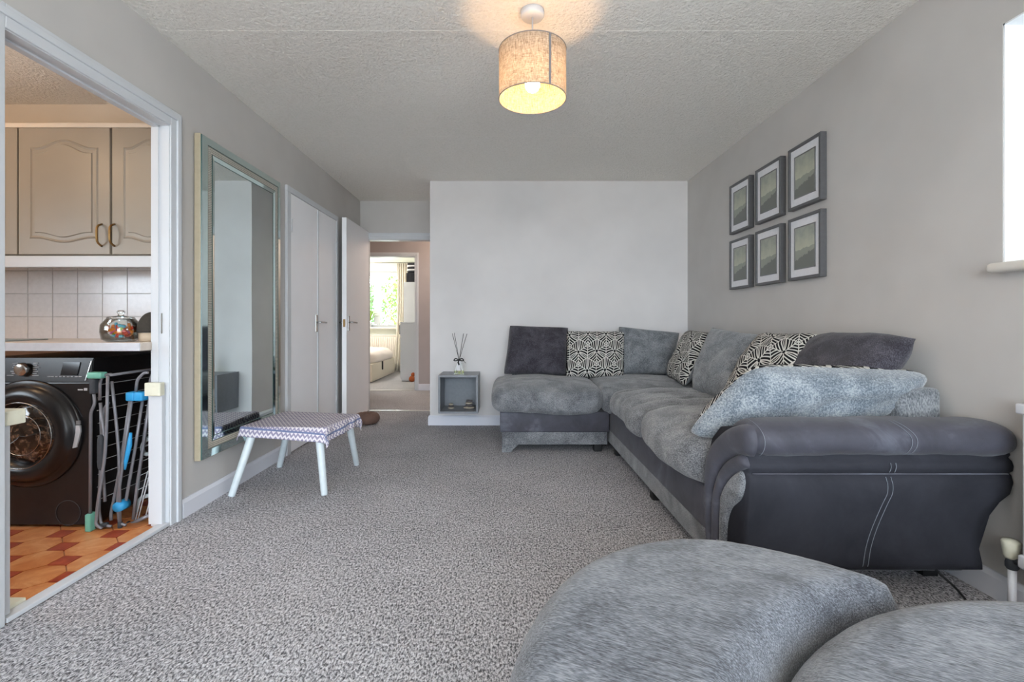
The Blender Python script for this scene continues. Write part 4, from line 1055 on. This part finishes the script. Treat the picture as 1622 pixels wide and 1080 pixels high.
# ------------------------------------------------------------------ scatter cushions
def pillow(corners, th, mats, lab, name='scatter_cushion', seed=0, n=26, bow=.02, uvk=1.0, uvrot=0, droop=0, rnd=.035):
    """corners BL, BR, TR, TL as seen from the front; normal faces the viewer; mats (front, back)"""
    bl, br, tr, tl = [Vector(c_) for c_ in corners]
    nn = (br - bl).cross(tl - bl).normalized()
    bm = bmesh.new(); uvl = bm.loops.layers.uv.new('UVMap'); side = {}; wu = (br - bl).length; hv = (tl - bl).length
    ctr = (bl + br + tr + tl) / 4
    for s_ in (1, -1):
        for j in range(n + 1):
            for i in range(n + 1):
                u, v_ = i / n, j / n; uu = abs(2 * u - 1); vv_ = abs(2 * v_ - 1)
                p = (bl * (1 - u) + br * u) * (1 - v_) + (tl * (1 - u) + tr * u) * v_
                pin = bow * ((1 - vv_ ** 2) * (uu ** 3)) ; p += (ctr - p) * pin * 2.0
                pin2 = bow * ((1 - uu ** 2) * (vv_ ** 3)); p += (ctr - p) * pin2 * 2.0
                p += (ctr - p) * (rnd * (uu * vv_) ** 5)
                puff = max(0, (1 - uu ** 3.4)) ** .5 * max(0, (1 - vv_ ** 3.4)) ** .5
                lump = 1 + .25 * noise.noise(Vector((u * 3, v_ * 3, seed * 7.3 + s_)))
                off = nn * s_ * th / 2 * puff * lump
                wr = .007 * noise.noise(Vector((u * 9, v_ * 9, seed + s_ * 3))) * min(1, puff * 2)
                p = p + off + nn * wr * s_ + Vector((0, 0, -droop * math.sin(PI * u) * v_))
                edge = i in (0, n) or j in (0, n)
                if edge and (i, j) in side: side[(s_, i, j)] = side[(i, j)]
                else:
                    vt = bm.verts.new(p); side[(s_, i, j)] = vt
                    if edge: side[(i, j)] = vt
    for s_ in (1, -1):
        for j in range(n):
            for i in range(n):
                ids = ((i, j), (i + 1, j), (i + 1, j + 1), (i, j + 1)); q = [side[(s_,) + a] for a in ids]
                if s_ < 0: q = q[::-1]; ids = ids[::-1]
                f = bm.faces.new(q); f.material_index = 0 if s_ > 0 else 1
                for l, (a, b_) in zip(f.loops, ids):
                    x, y = (a / n - .5) * wu * uvk * 2, (b_ / n - .5) * hv * uvk * 2; cr_, sr_ = math.cos(uvrot), math.sin(uvrot)
                    l[uvl].uv = (x * cr_ - y * sr_, x * sr_ + y * cr_)
    t = obj(name, bm, list(mats), None, True, origin=tuple((bl + br) / 2), recalc=False)
    tag(t, lab, 'cushion', 'scatter cushions on the corner sofa')
    # piped edge seam as a part
    return t
zs = .535
pillow([(-.025, 4.30, zs), (.555, 4.30, zs - .01), (.60, 4.48, .965), (.035, 4.50, .985)], .17, ('charc', 'charc'), 'dark charcoal cushion at the left end of the back wall row', seed=1)
pillow([(.535, 4.24, zs - .035), (1.06, 4.24, zs - .02), (1.13, 4.44, .93), (.565, 4.44, .93)], .16, ('leaf', 'pgrey'), 'black and white leaf print cushion between the charcoal and grey cushions on the back wall', seed=2, uvk=1.05)
pillow([(1.04, 4.34, zs - .01), (1.52, 4.33, zs), (1.66, 4.50, .915), (1.06, 4.46, .975)], .16, ('pgrey', 'pgrey'), 'plain grey cushion on the back wall beside the room corner', seed=3)
pillow([(1.40, 4.10, zs), (1.36, 3.60, zs - .02), (1.56, 3.62, .935), (1.60, 4.12, .945)], .14, ('leaf2', 'pgrey'), 'small patterned black and white cushion tucked in the sofa corner', seed=4, uvk=.95, uvrot=.5)
pillow([(1.33, 3.38, zs - .02), (1.33, 2.85, zs - .01), (1.64, 2.98, .93), (1.55, 3.55, .975)], .17, ('pgrey', 'pgrey'), 'plain mid grey cushion third from the corner, leaning on the right wall', seed=5, bow=.03)
pillow([(1.25, 2.78, zs - .01), (1.29, 2.24, zs + .02), (1.71, 2.50, .945), (1.62, 3.02, .935)], .17, ('leaf', 'pgrey'), 'black and white leaf print cushion leaning on the right wall next to the charcoal one', seed=6, uvk=1.0, uvrot=-.5, bow=.035)
pillow([(1.35, 2.50, zs + .02), (1.42, 1.98, zs + .02), (1.715, 1.955, .945), (1.71, 2.58, .945)], .18, ('charc', 'charc'), 'dark charcoal cushion nearest the window on the right wall', seed=7, bow=.015, rnd=.05)
# big plush-backed cushion leaning on the arm: its plush reverse faces the camera
pillow([(.76, 2.06, .50), (1.56, 2.0, .60), (1.80, 1.98, .80), (1.00, 1.94, .83)], .22, ('plush', 'leaf'), 'pale silver plush cushion lying against the scroll arm, leaf print on its reverse', seed=8, bow=.0, uvk=1.0, rnd=.11)

# ------------------------------------------------------------------ ottomans
def ottoman(poly, ztop, zside, r, matn, lab, name, it=2):
    poly = smooth_poly(poly, it)
    cx = sum(p[0] for p in poly) / len(poly); cy_ = sum(p[1] for p in poly) / len(poly)
    t = thing(name, lab, 'ottoman', (cx, cy_, 0), 'pair of grey ottomans')
    bm = bmesh.new()
    def top(u, v_, h):
        d_ = math.hypot(u - cx, v_ - cy_); return Vector((u, v_, zside + h + .022 * max(0, 1 - (d_ / .5) ** 2) + .003 * noise.noise(Vector((u * 6, v_ * 6, 1)))))
    # fine edge rounding: outline pulled out a little lower down
    domed(bm, poly, top, .022, r, ztop - zside, skirt=[lambda x, y, i: Vector((x, y, zside - .02)), lambda x, y, i: Vector((x, y, zside - .05))])
    obj('cushion_top', bm, 'otto', t, True)
    bm = bmesh.new(); pr = resample([Vector(p) for p in poly], .03); cc_ = Vector((cx, cy_))
    def sh_(p, k): return cc_ + (p - cc_) * k
    rings = [[bm.verts.new((*sh_(p, k), z)) for p in pr] for k, z in ((.992, .07), (1.0, .10), (1.0, zside - .05), (.995, zside - .045))]
    n = len(pr)
    for a, b_ in zip(rings, rings[1:]):
        for i in range(n): bm.faces.new((a[i], a[(i + 1) % n], b_[(i + 1) % n], b_[i]))
    bm.faces.new(rings[0]); obj('side_band', bm, 'chen', t, True)
    for i in range(4):
        p = sh_(pr[int((i + .5) * n / 4)], .8); bm = bmesh.new(); lathe(bm, [(.02, 0), (.028, .072)], (p.x, p.y, 0), 16); obj('leg', bm, 'blackm', t, True)
    return t
OC = (1.02, .277)
inner = [(OC[0] + .782 * math.cos(R(a)), OC[1] + .782 * math.sin(R(a))) for a in range(192, 99, -6)]
cres = [(.905, 1.075), (.85, 1.14), (.76, 1.225), (.64, 1.295), (.50, 1.325), (.36, 1.30), (.23, 1.225), (.125, 1.11), (.045, .97), (-.005, .80), (-.03, .62), (-.02, .42), (.03, .25), (.12, .12), (.20, .07)] + inner
ottoman(cres, .425, .345, .07, 'otto', 'crescent shaped pale grey chenille ottoman in the foreground, left of the round one', 'crescent_ottoman', 1)
circ = [(OC[0] + .765 * math.cos(2 * PI * i / 48) * (.84 if math.cos(2 * PI * i / 48) > 0 else 1), OC[1] + .765 * math.sin(2 * PI * i / 48)) for i in range(48)]
ottoman(circ, .425, .345, .08, 'otto', 'round pale grey chenille ottoman at the bottom right, nearest the radiator', 'round_ottoman', 1)

# ------------------------------------------------------------------ radiator and valve
t = thing('radiator', 'white panel radiator on the right wall below the window', 'radiator', (XR - .08, 1.1, .17))
ry0, ry1, rz0, rz1, rx0, rx1 = .45, 1.575, .19, .735, 1.70, 1.755
bm = bmesh.new(); bx(bm, rx0 + .008, rx1, ry0, ry1 - .006, rz0 + .012, rz1 - .02, .008, 3); obj('panel', bm, 'rad', t, True)
for i in range(28):
    y = ry0 + .03 + i * .04
    if y > ry1 - .03: break
    bm = bmesh.new(); bx(bm, rx0, rx0 + .012, y, y + .024, rz0 + .04, rz1 - .06, .005, 2); obj('rib', bm, 'rad', t, True)
bm = bmesh.new(); bx(bm, rx0 - .008, rx1 + .008, ry0, ry1, rz1 - .035, rz1, .006, 3); obj('top_grille', bm, 'rad', t, True)
bm = bmesh.new(); bx(bm, rx0 - .004, rx1 + .002, ry0, ry1 - .002, rz0, rz0 + .045, .008, 3); obj('bottom_rail', bm, 'rad', t, True)
for y in (.6, 1.42): obj('wall_bracket', box(rx1, XR, y - .02, y + .02, .4, .6), 'rad', t)
vp = Vector((1.735, 1.622, 0))
bm = bmesh.new(); lathe(bm, [(.0115, .0), (.0115, .165)], vp, 16); obj('pipe', bm, 'rad', t, True)
bm = bmesh.new(); lathe(bm, [(.014, .158), (.018, .165), (.018, .18), (.014, .20)], vp, 16); tube(bm, [vp + Vector((0, 0, .186)), vp + Vector((0, -.055, .20))], .011, 12); obj('valve', bm, 'rubber', t, True)
bm = bmesh.new(); lathe(bm, [(.016, .196), (.020, .205), (.026, .250), (.022, .258), (.0001, .262)], vp + Vector((-.004, 0, 0)), 20); obj('valve_cap', bm, 'cream', t, True, label='cream valve cap')

# ------------------------------------------------------------------ bedroom contents
t = thing('bed', 'cream ottoman bed with oatmeal bedding seen through the bedroom door', 'bed', (-3.0, 8.8, 0))
obj('divan_base', box(-3.7, -2.25, 7.97, 9.6, .01, .31, .01), 'divan', t)
def fd_(q, w_): return Vector((.0, 0, .018 * noise.noise(w_ * 4) + (-.03 * max(0, q.x) ** 4 * (1 if q.z < 0 else 1)))) + Vector((.02 * noise.noise(Vector((w_.y * 5, 1, 2))) * max(0, q.x), 0, 0))
obj('duvet', soft_box((-2.98, 8.82, .41), (1.50, 1.66, .24), 6, 3, 30, fd_), 'duvet', t, True)
bm = bmesh.new(); bx(bm, -2.252, -2.238, 8.60, 8.66, .16, .31); obj('pull_strap', bm, 'blackm', t, label='black pull strap')
t = thing('chest_of_drawers', 'tall white chest of drawers just inside the bedroom door', 'chest', (-1.5, 8.5, 0))
obj('carcass', box(-1.80, -1.20, 8.155, 8.95, .01, 1.005, .003), 'white', t)
obj('top_board', box(-1.815, -1.19, 8.15, 8.96, 1.005, 1.022, .002), 'white', t)
for i in range(4):
    z = .05 + i * .24; d_ = obj('drawer', box(-1.818, -1.801, 8.165, 8.94, z, z + .228, .003), 'white', t)
    if i == 3: obj('handle', box(-1.852, -1.818, 8.22, 8.24, z + .04, z + .20, .003), 'chrome', d_)
t = thing('wardrobe', 'tall white wardrobe behind the chest of drawers in the bedroom', 'wardrobe', (-1.6, 9.3, 0))
obj('body', box(-1.945, -1.25, 9.02, 9.6, .01, 1.785, .003), 'white', t); obj('plinth', box(-1.93, -1.27, 9.04, 9.5, 0, .02), 'white', t)
bl_ = thing('blanket_pile', 'folded black and white striped blanket on top of the bedroom wardrobe', 'blanket', (-1.8, 9.2, 1.95))
for i in range(5): obj('fold', soft_box((-1.76, 9.2, 1.99 + i * .038), (.28, .24, .04), 5, 3, 8), 'mat' if i % 2 else 'striped', bl_, True)
tag(obj('storage_box', box(-1.90, -1.62, 9.06, 9.34, 1.786, 1.965, .005), 'striped', None, origin=(-1.76, 9.2, 1.786)), 'dark box on the bedroom wardrobe beneath the striped blanket', 'box')
t = thing('plush_toy', 'small rust coloured plush toy on the floor by the chest of drawers', 'toy', (-1.60, 8.08, 0))
bm = bmesh.new(); bmesh.ops.create_uvsphere(bm, u_segments=20, v_segments=14, radius=.052); bmesh.ops.translate(bm, verts=bm.verts, vec=(-1.60, 8.08, .052)); obj('body', bm, 'orange', t, True)
bm = bmesh.new(); bmesh.ops.create_uvsphere(bm, u_segments=20, v_segments=14, radius=.036); bmesh.ops.translate(bm, verts=bm.verts, vec=(-1.58, 8.08, .125)); obj('head', bm, 'orange', t, True)
# curtain
bm = bmesh.new(); n = 70; rows = []
for j in range(13):
    v_ = j / 12; z = .02 + v_ * 2.22; row = []
    for i in range(n + 1):
        u = i / n; wdt = .27 + .10 * (1 - v_) ** 3
        x = -1.98 - wdt * (1 - u) * (1.0) ; y = 9.80 + .030 * math.sin(u * 2 * PI * 6 + .6 * math.sin(v_ * 3)) 
        row.append(bm.verts.new((x, y, z)))
    rows.append(row)
for a, b_ in zip(rows, rows[1:]):
    for i in range(n): bm.faces.new((a[i], a[i + 1], b_[i + 1], b_[i]))
o = obj('curtain', bm, 'curtain', None, True, origin=(-2.1, 9.80, 0)); tag(o, 'cream full length curtain right of the bedroom window', 'curtain'); sm = o.modifiers.new('s', 'SOLIDIFY'); sm.thickness = .004
bm = bmesh.new(); tube(bm, [(-3.9, 9.80, 2.255), (-1.8, 9.80, 2.255)], .010, 10)
for x in (-3.8, -1.9): tube(bm, [(x, 9.80, 2.255), (x, 9.998, 2.255)], .006, 8)
tag(obj('curtain_pole', bm, 'chrome', None, True, origin=(-2.8, 9.8, 2.255)), 'slim curtain pole above the bedroom window', 'curtain pole')
t = thing('radiator', 'cream ribbed radiator under the bedroom window', 'radiator', (-2.9, 9.93, .15))
obj('panel', box(-3.6, -2.24, 9.905, 9.95, .14, .745, .008), 'radcream', t, True)
for i in range(30):
    x = -3.58 + i * .045; obj('rib', box(x, x + .024, 9.893, 9.908, .18, .71, .005), 'radcream', t, True)
obj('top_grille', box(-3.6, -2.24, 9.895, 9.96, .735, .757, .005), 'radcream', t)
obj('wall_bracket', box(-3.0, -2.9, 9.95, 10.0, .3, .6), 'radcream', t)
# potted plant on sill
t = thing('potted_plant', 'green leafy plant in a white pot on the bedroom window sill', 'plant', (-2.86, 9.96, WA))
bm = bmesh.new(); lathe(bm, [(.035, .0005), (.05, .11), (.044, .11), (.04, .1), (.0001, .1)], (-2.86, 9.955, WA), 20); obj('pot', bm, 'white', t, True)
random.seed(3)
for i in range(16):
    a = random.uniform(0, 2 * PI); l_ = random.uniform(.10, .24); h = random.uniform(.10, .26)
    p0 = Vector((-2.86, 9.955, WA + .1)); p1 = p0 + Vector((math.cos(a) * l_ * .5, math.sin(a) * l_ * .14, h)); p2 = p0 + Vector((math.cos(a) * l_, math.sin(a) * l_ * .25, h * .95))
    s_ = Vector((-math.sin(a), 0, .3)) * .022; s_.x = s_.x if abs(s_.x) > .008 else .012
    bm = bmesh.new(); vs = [bm.verts.new(q) for q in (p0, p1 + s_, p2, p1 - s_)]; bm.faces.new(vs); obj('leaf', bm, 'leafg', t)
# ------------------------------------------------------------------ outside
struct('ground', box(-40, 40, 10.6, 60, -.5, -.4), 'grass')
struct('paving', box(-40, 40, -40, -2.9, -.5, -.4), 'grass')
def tree(x, y, h, lab, mat_, seed):
    random.seed(seed); t = thing('tree', lab, 'tree', (x, y, -.4), 'trees outside the bedroom window')
    bm = bmesh.new(); tube(bm, [(x, y, -.4), (x + .05, y, h * .4), (x, y, h * .8)], [.12, .09, .03], 10)
    for i in range(14):
        a = random.uniform(0, 6.28); z = h * random.uniform(.2, .75); tube(bm, [(x, y, z), (x + math.cos(a) * .5, y + math.sin(a) * .5, z + .35), (x + math.cos(a) * 1.1, y + math.sin(a) * 1.1, z + .5)], [.04, .025, .01], 6)
    obj('trunk', bm, 'bark', t, True)
    bm = bmesh.new()
    for i in range(2600):
        a = random.uniform(0, 6.28); rr = 1.5 * math.sqrt(random.random()); z = random.gauss(h * .55, h * .2)
        c_ = Vector((x + rr * math.cos(a), y + rr * math.sin(a), z)); d1 = Vector((random.gauss(0, 1), random.gauss(0, 1), random.gauss(0, 1))).normalized(); d2 = d1.orthogonal().normalized()
        bm.faces.new([bm.verts.new(c_ + q) for q in (d1 * .11, d2 * .04, d1 * -.11, d2 * -.04)])
    o = obj('foliage', bm, mat_, t); o['kind'] = 'stuff'
tree(-5.4, 15.2, 3.8, 'bright green tree seen in the left pane of the bedroom window', 'leafd', 1)
tree(-3.3, 18.6, 3.6, 'light green tree seen in the right pane of the bedroom window', 'leafg', 2)
